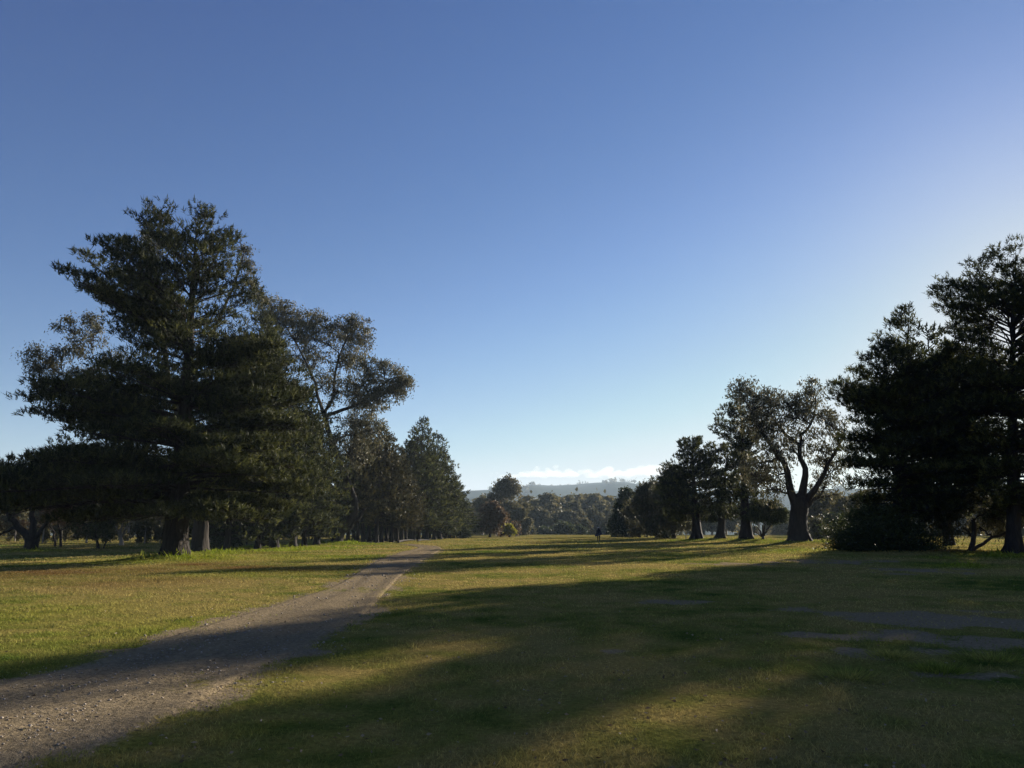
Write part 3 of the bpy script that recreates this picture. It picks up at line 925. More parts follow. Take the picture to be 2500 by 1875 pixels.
def place_row(px, depth, ty, var, label, group, mat=None):
    g = gat(px, depth)
    h = at(px, ty, depth)[2] - g[2]
    hh, ms = ROW[var]
    s = h / hh
    sx = max(s, 0.8) * (0.85 + 0.32 * rng.random())
    mat = M_PINE_BROWN if var < 2 else M_PINE
    if ROW_ROOT[var] is None:
        e = pine_tree('pine_tree', label, g, ms, mat, group)
        e.scale = (sx, sx, s); e.rotation_euler = (rng.normal() * 0.03, rng.normal() * 0.03, rng.random() * 6.28)
        ROW_ROOT[var] = e
    else:
        c = copy_tree(ROW_ROOT[var], g, 0, (sx, sx, s), label, group)
        c.rotation_euler = (rng.normal() * 0.03, rng.normal() * 0.03, rng.random() * 6.28)


ROW_ROOT = [None] * 4
ORD = ['first', 'second', 'third', 'fourth', 'fifth', 'sixth', 'seventh', 'eighth', 'ninth', 'tenth', 'eleventh']
for px, dp, ty, v, lab in row_spec:
    place_row(px, dp, ty, v, lab, 'pines of the shaded row behind the tallest pine')
for i, (px, dp, ty) in enumerate(group_row):
    place_row(px, dp, ty + rng.normal() * 10, i % 2, ORD[i] + ' slender pine right of the leaning gum in the close brownish row', 'close row of brownish pines')
for i, (px, dp, ty) in enumerate(group_cone):
    place_row(px, dp, ty, 2 + i % 2, ORD[i] + ' pine from the left in the dark cone-shaped clump at the track bend', 'dark clump of pines at the track bend')
for i, (px, dp, ty) in enumerate([(865, 108, 1080), (895, 112, 1085), (912, 104, 1080), (928, 110, 1090), (950, 112, 1100), (963, 108, 1130), (977, 114, 1150), (1000, 124, 1090), (1016, 128, 1090), (1034, 132, 1100), (1050, 136, 1110), (1066, 140, 1130), (1082, 146, 1160), (1100, 152, 1190), (1015, 118, 1080), (1090, 140, 1180), (1116, 156, 1210)]):
    place_row(px, dp, ty, 3, 'shaded pine seen only between the trunks of the front pines', 'pines behind the front row')

place_row(2312, 61, 778, 2, 'pine standing back in the gap between the broad pine and the tall edge pine', 'pines of the right-hand stand')


# ------------------------------------------------------------------ gums and other broadleaf trees
def limb_curve(p, q, wob, up=0.25, K=9):
    s = np.linspace(0, 1, K)[:, None]
    d = np.linalg.norm(q - p)
    c = p * 0.5 + q * 0.5 + np.array([0, 0, up * d]) + rng.normal(size=3) * wob * d * np.array([1, 1, 0.4])
    P = (1 - s) ** 2 * p + 2 * s * (1 - s) * c + s ** 2 * q
    P[1:-1] += rng.normal(size=(K - 2, 3)) * wob * d * 0.12
    return P


def gum_parts(trunk_pts, trunk_rad, lobes, per_lobe=14, leaf_n=70, leaf=0.22, width=0.07, clump=0.55, hang=1.0, sides=12, extra_limbs=(), branch_r=0.03, knob=0.18, up=0.18, fill=(0.45, 1.0)):
    """trunk (local polyline), lobes (x,y,z,r) -> trunk mesh, list of limb meshes, twig mesh, crown mesh"""
    TP = np.array(trunk_pts, float)
    s = np.linspace(0, 1, len(TP)); sn = np.linspace(0, 1, 18)
    TPs = np.stack([np.interp(sn, s, TP[:, k]) for k in range(3)], -1)
    TR = np.interp(sn, s, trunk_rad)
    v, f = tubes(TPs, TR, sides, ref=(1, 0.01, 0), knob=knob, butt=0.22)
    trunk = mesh_from('trunk', v, [f], smooth=True)
    nodes = [(TPs[i], TR[i]) for i in range(7, 18)]
    limbs = []
    for P, r0, r1 in extra_limbs:
        P = np.array(P, float)
        s = np.linspace(0, 1, len(P)); sn2 = np.linspace(0, 1, 14)
        Q = np.stack([np.interp(sn2, s, P[:, k]) for k in range(3)], -1)
        Q[1:-1] += rng.normal(size=(12, 3)) * 0.05
        rr = np.interp(sn2, s, r0) if isinstance(r0, list) else r0 + (r1 - r0) * sn2
        limbs.append((Q, rr))
        nodes += [(Q[i], rr[i]) for i in range(3, 14)]
    top = TPs[-1]
    order = sorted(lobes, key=lambda L: np.linalg.norm(np.array(L[:3]) - top))
    tw = Acc(); cr = Acc()
    for L in order:
        c = np.array(L[:3], float); r = L[3]
        best = min(nodes, key=lambda n: np.linalg.norm(n[0] - c) + 1.4 * max(0, n[0][2] - c[2] + 0.3))
        Q = limb_curve(best[0], c, 0.16, up)
        r0 = min(best[1] * 0.7, 0.045 * r + 0.012 * np.linalg.norm(c - best[0]) + branch_r)
        rr = np.linspace(r0, max(0.35 * r0, 0.02), len(Q))
        limbs.append((Q, rr))
        nodes += [(Q[i], rr[i]) for i in range(3, len(Q))]
        n = max(4, int(per_lobe * (L[4] if len(L) > 4 else 1)))
        d = norm(rng.normal(size=(n, 3)) + np.array([0, 0, 0.35]))
        cc = c + d * r * (fill[0] + (fill[1] - fill[0]) * rng.random((n, 1)) ** 0.6)
        st = Q[rng.integers(4, len(Q), n)]
        m = np.linspace(0, 1, 5)[None, :, None]
        mid = (st + cc) / 2 + rng.normal(size=(n, 3)) * 0.16 * r + np.array([0, 0, 0.12 * r])
        BP = (1 - m) ** 2 * st[:, None] + 2 * m * (1 - m) * mid[:, None] + m ** 2 * cc[:, None]
        v, f = tubes(BP, (branch_r * (1 - 0.75 * m[..., 0])) * np.ones((n, 1)), 4); tw.add(v, f)
        ci = np.repeat(np.arange(n), leaf_n)
        N = len(ci)
        cs = clump * (0.6 + 0.7 * rng.random(n))
        pos = cc[ci] + rng.normal(size=(N, 3)) * (cs[ci] * 0.5)[:, None] * np.array([1, 1, 0.75])
        dr = rng.normal(size=(N, 3)) * 0.65 + np.array([0, 0, -hang])
        ct = rng.random(n)
        tint = np.clip(0.5 + 0.4 * (ct[ci] - 0.5) + 0.22 * rng.normal(size=N), 0, 1)
        v, f, tt = leaves(pos, dr, leaf, width, tint); cr.add(v, f, tt)
    lm = []
    for Q, rr in limbs:
        v, f = tubes(Q, rr, 7, knob=0.1)
        lm.append((rr[0], mesh_from('limb', v, [f], smooth=True)))
    return trunk, lm, tw.mesh('twigs'), cr.mesh('crown')


def gum_tree(name, label, base, parts, leaf_mat, bark, cat='gum tree', group=None, min_limb=0.0):
    e = root(name, base, label, cat, group)
    t = link('trunk', parts[0], bark, e)
    for r0, me in parts[1]:
        link('limb', me, bark, e)
    tag(link('twigs', parts[2], bark, e), kind='stuff')
    tag(link('crown', parts[3], leaf_mat, e), kind='stuff')
    return e


def px_lobes(base, spec, depth_spread=0.6):
    """(px, py, radius in px[, weight[, depth offset]]) at the tree's depth -> local lobes"""
    out = []
    k = base[1] / FPX
    half = max(abs(p[0] - 0) for p in [(s[2],) for s in spec])
    for s in spec:
        p = at(s[0], s[1], base[1]) - base
        dy = s[4] if len(s) > 4 else rng.normal() * depth_spread * 2.2
        out.append((p[0], dy, p[2], s[2] * k, s[3] if len(s) > 3 else 1.0))
    return out


def loc_pts(base, spec):
    out = []
    for s in spec:
        p = at(s[0], s[1], base[1]) - base
        out.append((p[0], s[2] if len(s) > 2 else 0.0, p[2]))
    return out


# great gum on the right
b = B0['gum_great']
tp = loc_pts(b, [(1954, 1330), (1953, 1315), (1950, 1295), (1950, 1270), (1952, 1245), (1952, 1222), (1956, 1205)])
k = b[1] / FPX
tr = [35 * k, 27 * k, 21 * k, 19 * k, 20 * k, 19 * k, 8 * k]
ex = [(loc_pts(b, [(1942, 1225), (1928, 1190), (1922, 1150), (1910, 1120), (1888, 1100), (1872, 1070), (1858, 1040, 0.5), (1835, 1000, 0.6), (1812, 955, 0.5)]), [12 * k, 9 * k, 7.2 * k, 6.5 * k, 5.5 * k, 4.4 * k, 3.4 * k, 2.2 * k, 1.1 * k], 0),
      (loc_pts(b, [(1958, 1215), (1968, 1170), (1966, 1140), (1952, 1120), (1950, 1085), (1958, 1060), (1978, 1040), (1990, 1010), (1992, 965)]), [11 * k, 8 * k, 6.6 * k, 6 * k, 4.8 * k, 3.7 * k, 3 * k, 2 * k, 1 * k], 0),
      (loc_pts(b, [(1968, 1225, 0), (1988, 1190, -.5), (2005, 1150, -1), (2022, 1115, -1.2), (2040, 1080, -1.4), (2048, 1050, -1.4)]), [10 * k, 6.5 * k, 5 * k, 4 * k, 2.6 * k, 1.2 * k], 0),
      (loc_pts(b, [(1970, 1235, 0), (2000, 1215, .8), (2035, 1208, 1.5), (2070, 1206, 2)]), 6 * k, 1.4 * k),
      (loc_pts(b, [(1910, 1120, 0), (1880, 1125, .5), (1850, 1130, 1)]), 5 * k, 1.5 * k),
      (loc_pts(b, [(1950, 1085, 0), (1925, 1060, .6), (1905, 1030, 1), (1895, 1000, 1)]), 5 * k, 1.3 * k)]
lob = px_lobes(b, [(1812, 950, 20, .7), (1850, 965, 32), (1880, 975, 26), (1838, 1000, 32), (1875, 1015, 34), (1905, 1000, 26, .8), (1925, 1025, 28, .8), (1900, 1050, 32), (1868, 1060, 28, .8), (1842, 1040, 28, .8),
                   (1975, 962, 28, .8), (1998, 965, 22, .7), (1985, 1000, 30, .8), (1960, 1030, 28, .7), (1995, 1040, 26, .6), (2028, 1010, 24, .5), (2040, 1050, 24, .5), (1965, 1075, 24, .6), (2030, 1095, 28, .7), (2010, 1130, 28, .8),
                   (1885, 1110, 30, .8), (1860, 1140, 34, .9), (1840, 1165, 30, .8), (1905, 1160, 28, .7), (1880, 1195, 30, .8), (2035, 1150, 28, .7), (2020, 1185, 26, .7), (1930, 1095, 24, .5), (1985, 1100, 20, .4)], 0.7)
lob = [(x, y, z, r * 1.55, w) for x, y, z, r, w in lob]
parts = gum_parts(tp, tr, lob, per_lobe=36, leaf_n=20, leaf=0.32, width=0.105, clump=0.58, hang=1.1, sides=20, extra_limbs=ex, branch_r=0.035, knob=0.22)
gum_tree('gum_tree', 'great old gum with massive flared trunk and open sunlit crown', b, parts, M_GUM, M_BARK_GUM)

# tall gum leaning out behind the left pines
b = B0['gum_lean']
k = b[1] / FPX
tp = loc_pts(b, [(820, 1333), (823, 1318), (830, 1300), (845, 1280), (862, 1258), (868, 1230), (850, 1180), (825, 1120), (805, 1060)])
tr = [18 * k, 14 * k, 12 * k, 11 * k, 10 * k, 9 * k, 8 * k, 7 * k, 6 * k]
ex = [(loc_pts(b, [(830, 1300), (850, 1290), (875, 1265), (890, 1240)]), 7 * k, 4 * k),
      (loc_pts(b, [(805, 1060), (790, 1010), (812, 975), (816, 930), (825, 880), (850, 820)]), 6 * k, 1.6 * k),
      (loc_pts(b, [(800, 1040), (780, 980), (768, 930), (740, 870), (700, 800)]), 5 * k, 1.5 * k),
      (loc_pts(b, [(795, 1015), (840, 1000), (880, 985), (920, 950), (955, 925)]), 5 * k, 1.4 * k)]
lob = px_lobes(b, [(660, 750, 26), (690, 765, 28), (650, 790, 30), (700, 800, 34), (735, 790, 30), (770, 800, 30), (805, 805, 28), (840, 800, 28), (872, 795, 24), (882, 815, 18, .7), (740, 840, 36), (790, 845, 30, .8), (850, 845, 28, .8),
                   (870, 880, 24, .8), (830, 890, 26, .7), (760, 890, 34), (720, 870, 36), (905, 910, 22, .8), (940, 915, 24), (970, 920, 22), (985, 940, 18, .8), (930, 955, 26), (960, 955, 18, .7), (890, 945, 26), (860, 960, 30), (895, 985, 26), (920, 975, 22, .8), (870, 1010, 28), (830, 960, 28, .7),
                   (790, 950, 30, .7), (800, 1060, 36), (850, 1060, 34), (820, 1100, 36), (865, 1110, 32), (770, 1080, 34), (780, 1140, 34), (900, 1050, 28)], 0.7)
lob = [(x, y, z, r * 1.5, w) for x, y, z, r, w in lob]
parts = gum_parts(tp, tr, lob, per_lobe=38, leaf_n=30, leaf=0.28, width=0.11, clump=0.62, hang=1.0, sides=14, extra_limbs=ex, branch_r=0.03)
gum_tree('gum_tree', 'tall gum with leaning trunk and leafy crown jutting right above the pines', b, parts, M_GUM, M_BARK_GUM)

# gum standing right behind the tallest pine
b = B0['gum_behind']
k = b[1] / FPX
tp = loc_pts(b, [(487, 1356), (488, 1340), (488, 1315), (492, 1280), (480, 1200), (450, 1100), (430, 1000)])
tr = [27 * k, 22 * k, 19 * k, 17 * k, 13 * k, 10 * k, 7 * k]
ex = [(loc_pts(b, [(492, 1290), (505, 1265), (520, 1240), (540, 1200)]), 8 * k, 3 * k),
      (loc_pts(b, [(450, 1100), (380, 1040), (300, 990), (200, 940), (130, 900)]), 7 * k, 1.6 * k),
      (loc_pts(b, [(430, 1000), (400, 850), (370, 700), (340, 590)]), 7 * k, 1.5 * k),
      (loc_pts(b, [(430, 1000), (500, 850), (570, 700), (595, 620)]), 6 * k, 1.5 * k)]
lob = px_lobes(b, [(345, 575, 22, .9, 1), (365, 600, 26, 1, 1), (350, 640, 26, 1, 1), (585, 600, 16, .7, 1), (592, 640, 18, .8, 1), (600, 690, 22, .8, 1), (625, 720, 24, 1, 1),
                   (215, 785, 22, .9), (190, 810, 26), (235, 830, 30), (200, 860, 30), (120, 880, 24), (140, 910, 26), (95, 900, 22, .8), (80, 940, 20, .8), (115, 945, 26), (150, 960, 22, .8), (190, 920, 30), (240, 900, 34), (75, 965, 14, .5), (170, 880, 24), (280, 880, 34), (260, 950, 30), (560, 1240, 14, .8, -1), (575, 1255, 10, .5, -1)], 0.5)
parts = gum_parts(tp, tr, lob, per_lobe=15, leaf_n=50, leaf=0.20, width=0.075, clump=0.55, hang=0.9, sides=14, extra_limbs=ex, branch_r=0.03)
gum_tree('gum_tree', 'rough-barked gum directly behind the tallest pine, leaves showing past its left side', b, parts, M_GUM, M_BARK_GUM)

# short forked gum at the left edge
b = B0['gum_left']
k = b[1] / FPX
tp = loc_pts(b, [(74, 1350), (75, 1338), (77, 1325), (78, 1312)])
tr = [20 * k, 15 * k, 15 * k, 15 * k]
ex = [(loc_pts(b, [(75, 1318), (55, 1295), (30, 1270), (15, 1240), (5, 1200)]), 10 * k, 3 * k),
      (loc_pts(b, [(80, 1312), (82, 1285), (78, 1250), (88, 1210), (80, 1170)]), 9 * k, 2.5 * k),
      (loc_pts(b, [(82, 1318), (98, 1300), (112, 1280), (125, 1262), (140, 1230)]), 6 * k, 2 * k),
      (loc_pts(b, [(50, 1290), (25, 1290), (0, 1305), (-25, 1290)]), 4 * k, 2 * k)]
lob = px_lobes(b, [(-40, 1180, 26), (-5, 1185, 26), (25, 1175, 22), (55, 1185, 24), (85, 1195, 24), (20, 1205, 24), (60, 1215, 22), (-20, 1225, 24), (110, 1225, 24), (140, 1215, 22), (-50, 1250, 24), (10, 1165, 14), (150, 1240, 18), (35, 1235, 20, .7), (-15, 1280, 20, .7)], 0.8)
parts = gum_parts(tp, tr, lob, per_lobe=15, leaf_n=44, leaf=0.24, width=0.10, clump=0.55, hang=0.8, sides=14, extra_limbs=ex, branch_r=0.03)
gum_tree('gum_tree', 'short gum with black forked trunk under the long low pine limb', b, parts, M_GUM_RED, M_BARK_GUM)

# white-trunked tree, olive twin-stemmed tree, thin brown tree
b = B0['pale_tree']
k = b[1] / FPX
parts = gum_parts(loc_pts(b, [(297, 1338), (297, 1322), (295, 1312), (293, 1300)]), [6.5 * k, 4.6 * k, 4.4 * k, 4 * k],
                  px_lobes(b, [(320, 1235, 24), (350, 1225, 24), (375, 1240, 24), (300, 1215, 24), (395, 1225, 20), (340, 1260, 20, .7), (380, 1270, 18, .7), (275, 1240, 18, .7), (330, 1200, 26), (290, 1190, 22), (375, 1205, 24)], 0.8),
                  per_lobe=14, leaf_n=30, leaf=0.26, width=0.11, clump=0.6, hang=0.9, sides=10, branch_r=0.035,
                  extra_limbs=[(loc_pts(b, [(296, 1310), (310, 1285), (330, 1262), (350, 1240)]), 3 * k, 1.2 * k), (loc_pts(b, [(294, 1302), (300, 1275), (300, 1250), (308, 1220)]), 3 * k, 1.2 * k), (loc_pts(b, [(294, 1306), (280, 1280), (275, 1250)]), 2.2 * k, 1 * k)])
gum_tree('gum_tree', 'small gum with smooth white trunk in the sunny gap left of the tallest pine', b, parts, M_GUM, M_BARK_PALE)

b = B0['twin_tree']
k = b[1] / FPX
parts = gum_parts(loc_pts(b, [(240, 1343), (239, 1332), (236, 1318), (232, 1300)]), [5 * k, 3.5 * k, 2.6 * k, 2 * k],
                  px_lobes(b, [(200, 1250, 26), (225, 1230, 26), (250, 1250, 26), (275, 1240, 24), (215, 1275, 24), (245, 1285, 22), (270, 1275, 22), (285, 1265, 18), (235, 1205, 24), (190, 1280, 18, .7), (268, 1300, 16, .7)], 0.6),
                  per_lobe=14, leaf_n=36, leaf=0.24, width=0.11, clump=0.55, hang=0.8, sides=8, branch_r=0.025,
                  extra_limbs=[(loc_pts(b, [(250, 1342, .2), (253, 1325, .2), (258, 1300, .2), (262, 1280)]), 2.2 * k, 1 * k)])
gum_tree('gum_tree', 'olive twin-stemmed tree in sun left of the white-trunked gum', b, parts, M_SHRUB, M_BARK_GUM, 'tree')

b = B0['thin_tree']
k = b[1] / FPX
parts = gum_parts(loc_pts(b, [(148, 1338), (148, 1320), (147, 1300), (140, 1270)]), [3.6 * k, 2.8 * k, 2.4 * k, 1.8 * k],
                  px_lobes(b, [(120, 1260, 22), (150, 1245, 24), (175, 1260, 22), (135, 1235, 22), (165, 1225, 22), (190, 1240, 20), (110, 1285, 14, .6), (180, 1285, 14, .6)], 0.6),
                  per_lobe=13, leaf_n=34, leaf=0.26, width=0.11, clump=0.55, hang=0.8, sides=8, branch_r=0.025,
                  extra_limbs=[(loc_pts(b, [(132, 1337, .2), (131, 1320, .2), (128, 1300, .2), (120, 1280)]), 3.2 * k, 1 * k)])
gum_tree('gum_tree', 'thin two-trunked tree with brownish leaves right of the black forked gum', b, parts, M_GUM_RED, M_BARK_GUM, 'tree')

# umbrella-shaped small tree between tall pine and great gum
b = B0['umbrella']
k = b[1] / FPX
lob = px_lobes(b, [(1845, 1250, 14), (1862, 1240, 16), (1880, 1240, 15), (1895, 1252, 13), (1850, 1262, 12), (1870, 1260, 14), (1888, 1266, 12), (1838, 1262, 9), (1905, 1264, 8)], 0.35)
parts = gum_parts(loc_pts(b, [(1862, 1324), (1863, 1312), (1863, 1300), (1862, 1285)]), [5 * k, 3 * k, 2.2 * k, 1.6 * k], lob, per_lobe=22, leaf_n=44, leaf=0.26, width=0.12, clump=0.5, hang=0.2, sides=8, branch_r=0.03, up=0.05,
                  extra_limbs=[(loc_pts(b, [(1863, 1308), (1875, 1290), (1888, 1272)]), 2.2 * k, 1 * k), (loc_pts(b, [(1862, 1310), (1852, 1290), (1845, 1268)]), 2.2 * k, 1 * k), (loc_pts(b, [(1863, 1305), (1872, 1285, .5), (1874, 1268, .5)]), 1.8 * k, .9 * k), (loc_pts(b, [(1862, 1312), (1845, 1298), (1838, 1275)]), 1.6 * k, .8 * k)])
gum_tree('small_tree', 'small round-headed tree with splayed stems between tall pine and great gum', b, parts, M_SHRUB, M_BARK_GUM, 'tree')

# low drooping tree at right
b = B0['low_tree']
k = b[1] / FPX
lob = px_lobes(b, [(2300, 1250, 24), (2330, 1235, 24), (2360, 1225, 26), (2395, 1220, 26), (2430, 1225, 26), (2465, 1235, 26), (2500, 1240, 26), (2410, 1255, 24), (2450, 1265, 24), (2485, 1275, 22), (2310, 1280, 18, .8), (2345, 1265, 20, .6), (2520, 1260, 24), (2425, 1290, 16, .6), (2470, 1205, 24), (2510, 1200, 26), (2330, 1295, 10, .5), (2480, 1300, 14, .5)], 0.7)
parts = gum_parts(loc_pts(b, [(2371, 1350), (2372, 1338), (2376, 1320), (2378, 1295), (2376, 1270)]), [9 * k, 6.5 * k, 5.5 * k, 5 * k, 4 * k], lob, per_lobe=15, leaf_n=48, leaf=0.22, width=0.06, clump=0.6, hang=1.6, sides=10, branch_r=0.025,
                  extra_limbs=[(loc_pts(b, [(2378, 1340), (2400, 1328), (2420, 1312), (2445, 1305), (2470, 1295), (2500, 1285)]), 4.5 * k, 1.8 * k), (loc_pts(b, [(2376, 1312), (2366, 1300), (2352, 1285)]), 2.4 * k, 1.2 * k)])
gum_tree('small_tree', 'low drooping tree with one limb slanting right, under the sunlit pine', b, parts, M_GUM, M_BARK_GUM, 'tree')


# shrubs
def shrub(name, label, base, w, h, leaf_mat, n=60, leaf_n=60, leaf=0.2, width=0.1, clump=0.4, stems=5, lift=0.15, cat='shrub', group=None, hang=0.0, ragged=0.25):
    d = norm(rng.normal(size=(n, 3)) + np.array([0, 0, 0.25]))
    d[:, 2] = np.abs(d[:, 2]) * np.where(rng.random(n) < 0.8, 1, -0.25)
    rad = (1 - ragged) + ragged * 1.3 * rng.random((n, 1))
    cc = d * np.array([w / 2, w / 2, h * (1 - lift)]) * rad * (0.55 + 0.45 * rng.random((n, 1)) ** 0.4) + np.array([0, 0, h * lift])
    cc[:, 2] = np.maximum(cc[:, 2], 0.12)
    st = np.zeros((n, 3)); st[:, :2] = rng.normal(size=(n, 2)) * 0.12
    m = np.linspace(0, 1, 6)[None, :, None]
    mid = cc * np.array([0.35, 0.35, 0.5]) + rng.normal(size=(n, 3)) * 0.1 * h
    BP = (1 - m) ** 2 * st[:, None] + 2 * m * (1 - m) * mid[:, None] + m ** 2 * cc[:, None]
    acc = Acc()
    v, f = tubes(BP, (0.012 + 0.012 * h) * (1 - 0.8 * m[..., 0]) * np.ones((n, 1)), 4); acc.add(v, f)
    ci = np.repeat(np.arange(n), leaf_n); N = len(ci)
    pos = cc[ci] + rng.normal(size=(N, 3)) * clump * np.array([1, 1, 0.7])
    pos[:, 2] = np.maximum(pos[:, 2], 0.05)
    dr = rng.normal(size=(N, 3)) + norm(cc)[ci] * 0.6 + np.array([0, 0, -hang])
    ct = rng.random(n)
    v, f, t = leaves(pos, dr, leaf, width, np.clip(0.5 + 0.35 * (ct[ci] - 0.5) + 0.22 * rng.normal(size=N), 0, 1))
    cr = mesh_from('foliage', v, [f], {'tint': t})
    e = root(name, base, label, cat, group)
    tag(link('stems', acc.mesh('stems'), M_BARK_GUM, e), kind='stuff')
    tag(link('foliage', cr, leaf_mat, e), kind='stuff')
    return e


def mpx(px, depth):
    return px * depth / FPX


b = B0['bush']
shrub('shrub', 'big black bushy shrub touching the ground in front of the broad pine', b, mpx(225, b[1]), mpx(112, b[1]), M_SHRUB, 150, 130, 0.2, 0.07, 0.42, lift=0.12, ragged=0.3)
g = gat(2055, b[1] + 3); shrub('shrub', 'ragged low shrub at the left foot of the big black shrub', gat(2085, b[1] + 1.5), 2.6, 1.9, M_SHRUB, 40, 70, 0.2, 0.07, 0.4, ragged=0.4)
g = gat(2265, b[1] + 2); shrub('shrub', 'thin low shrub at the right foot of the big black shrub', g, 3.0, 1.5, M_SHRUB, 30, 45, 0.2, 0.06, 0.4, ragged=0.5)
g = gat(1996, 96); shrub('shrub', 'sunlit yellowish bush just right of the great gum trunk', g, mpx(36, 96), mpx(48, 96), M_GUM, 50, 45, 0.3, 0.14, 0.3)
g = gat(2038, 105); shrub('shrub', 'dark hazy bush between the great gum and the big black shrub', g, mpx(46, 105), mpx(60, 105), M_SHRUB, 50, 60, 0.34, 0.16, 0.4)
g = gat(1131, 132); shrub('shrub', 'small round dark shrub beside the pine clump at the fairway edge', g, mpx(34, 132), mpx(30, 132), M_SHRUB, 40, 50, 0.3, 0.16, 0.28, lift=0.25)
g = gat(1625, 112); shrub('shrub', 'little round bush in the sunlit gap between the right-hand trunks', g, mpx(16, 112), mpx(20, 112), M_SHRUB, 20, 40, 0.3, 0.14, 0.25)
g = gat(540, 70); shrub('shrub', 'leafy shrub glimpsed behind the boulder under the pines', g, 3.2, 2.2, M_SHRUB, 40, 45, 0.28, 0.12, 0.35)

# middle distance: rounded bushes along the end of the fairway
for px, dp, w, h, lab, mt in (
    (1377, 235, 50, 33, 'broad rounded dark bush at the end of the fairway', M_SHRUB),
    (1413, 240, 30, 24, 'low dark bush touching the broad rounded bush on its right', M_SHRUB),
    (1428, 262, 32, 58, 'tall dome-shaped bush behind the low dark bush', M_GUM_FAR),
    (1487, 262, 46, 34, 'wide dark bush right of the walking golfer', M_SHRUB),
    (1332, 238, 44, 20, 'low spreading bush left of the broad rounded bush', M_SHRUB),
    (1290, 225, 26, 20, 'small grey bush at the foot of the tall gum clump', M_GUM_FAR)):
    shrub('bush', lab, gat(px, dp), mpx(w, dp), mpx(h, dp), mt, 60, 40, 0.7, 0.4, 0.5, lift=0.2, cat='bush')
shrub('bush', 'bright yellow-green bush beside the red-brown tree', gat(1244, 146), mpx(17, 146), mpx(28, 146), M_YELLOW, 26, 34, 0.45, 0.28, 0.3, lift=0.45, cat='bush')

# red-brown tree and gums where the fairway narrows
def far_gum_parts(h, w, trunk_r, nl, seed_shape, per=14, leaf_n=26, leaf=0.55, width=0.34, clump=0.8, low=0.25):
    lobes = []
    for _ in range(nl):
        t = rng.random()
        z = h * (low + (0.97 - low) * t)
        prof = seed_shape(t) * w / 2
        a = rng.random() * 6.28
        q = prof * math.sqrt(rng.random()) * 0.85
        lobes.append((q * math.cos(a), q * math.sin(a), z - 0.06 * h, 0.13 * h * (0.75 + 0.5 * rng.random()), 1.0))
    lean = rng.normal(size=2) * 0.03 * h
    tp = [(0, 0, -0.2), (lean[0] * .3, lean[1] * .3, h * 0.15), (lean[0] * .6, lean[1] * .6, h * 0.35), (lean[0], lean[1], h * 0.6)]
    return gum_parts(tp, [trunk_r * 1.35, trunk_r, trunk_r * 0.8, trunk_r * 0.4], lobes, per_lobe=per, leaf_n=leaf_n, leaf=leaf, width=width, clump=clump, hang=0.5, sides=8, branch_r=0.03, fill=(0.3, 1.0))


dome = lambda t: (1 - abs(2 * t - 0.7) ** 2.2 * 0.55) if t > 0.35 else 0.75 + 0.7 * t
egg = lambda t: max(0.25, 1 - (max(t - 0.3, 0) / 0.7) ** 1.6 * 0.8) * (0.7 + min(t, 0.3))
rnd = lambda t: max(0.3, math.sqrt(max(0.02, 1 - (2 * t - 0.9) ** 2 * 0.85)))


def far_single(px, dp, ty, wpx, lab, mat, bark, shape, nl=26, name='gum_tree', cat='gum tree', low=0.25, **kw):
    g = gat(px, dp)
    h = at(px, ty, dp)[2] - g[2]
    parts = far_gum_parts(h, mpx(wpx, dp), 0.025 * h + 0.05, nl, shape, low=low, **kw)
    return gum_tree(name, lab, g, parts, mat, bark, cat)


far_single(1196, 150, 1229, 92, 'red-brown round-crowned tree at the left edge of the fairway', M_GUM_RED, M_BARK_GUM, rnd, 30, 'round_tree', 'tree', low=0.3, leaf=0.5, width=0.28)
far_single(1222, 158, 1262, 46, 'smaller brown tree leaning against the red-brown round tree', M_GUM_RED, M_BARK_GUM, rnd, 16, 'round_tree', 'tree', low=0.25, leaf=0.5, width=0.26)
far_single(1238, 205, 1166, 108, 'tall pointed gum rising highest behind the red-brown tree', M_GUM_FAR, M_BARK_PALE, egg, 44, low=0.22, leaf=0.6, width=0.34)
far_single(1268, 196, 1238, 60, 'rounded grey-green gum at the right foot of the tall pointed gum', M_GUM_FAR, M_BARK_PALE, rnd, 26, low=0.15)
far_single(1178, 215, 1210, 70, 'gum filling the gap between the pine clump and the tall pointed gum', M_GUM_FAR, M_BARK_PALE, dome, 26, low=0.15)
far_single(1258, 172, 1280, 34, 'little brown leafy tree next to the yellow-green bush', M_GUM_RED, M_BARK_GUM, rnd, 12, 'round_tree', 'tree', low=0.3, leaf=0.45, width=0.24)
# right-hand group before the fairway end
far_single(1602, 118, 1165, 110, 'leafy gum with pale limbs at the left end of the right-hand trees', M_GUM, M_BARK_PALE, dome, 34, low=0.22, leaf=0.42, width=0.2, per=15, leaf_n=34)
far_single(1532, 150, 1198, 74, 'dark dense low-branched tree right of the fairway end', M_SHRUB, M_BARK_GUM, egg, 34, 'dense_tree', 'tree', low=0.08, leaf=0.5, width=0.3, leaf_n=34)
far_single(1560, 130, 1215, 60, 'drooping gum between the dark dense tree and the leafy gum', M_GUM, M_BARK_GUM, rnd, 22, low=0.15, leaf=0.42, width=0.2)
far_single(1644, 110, 1155, 100, 'dark crowned tree behind the leafy gum', M_GUM, M_BARK_GUM, dome, 34, 'dense_tree', 'tree', low=0.25, leaf=0.42, width=0.22, leaf_n=36)

# ------------------------------------------------------------------ distant tree belts (shared meshes)
FARV = []
for k, (h, w, sh, nl) in enumerate(((16, 12, dome, 26), (17, 10, egg, 26), (13, 12, rnd, 24), (11, 10, rnd, 20))):
    FARV.append((h, w, far_gum_parts(h, w, 0.32, nl, sh, per=11, leaf_n=22, leaf=0.8, width=0.55, clump=0.95, low=0.18)))
FAR_ROOT = [None] * 4


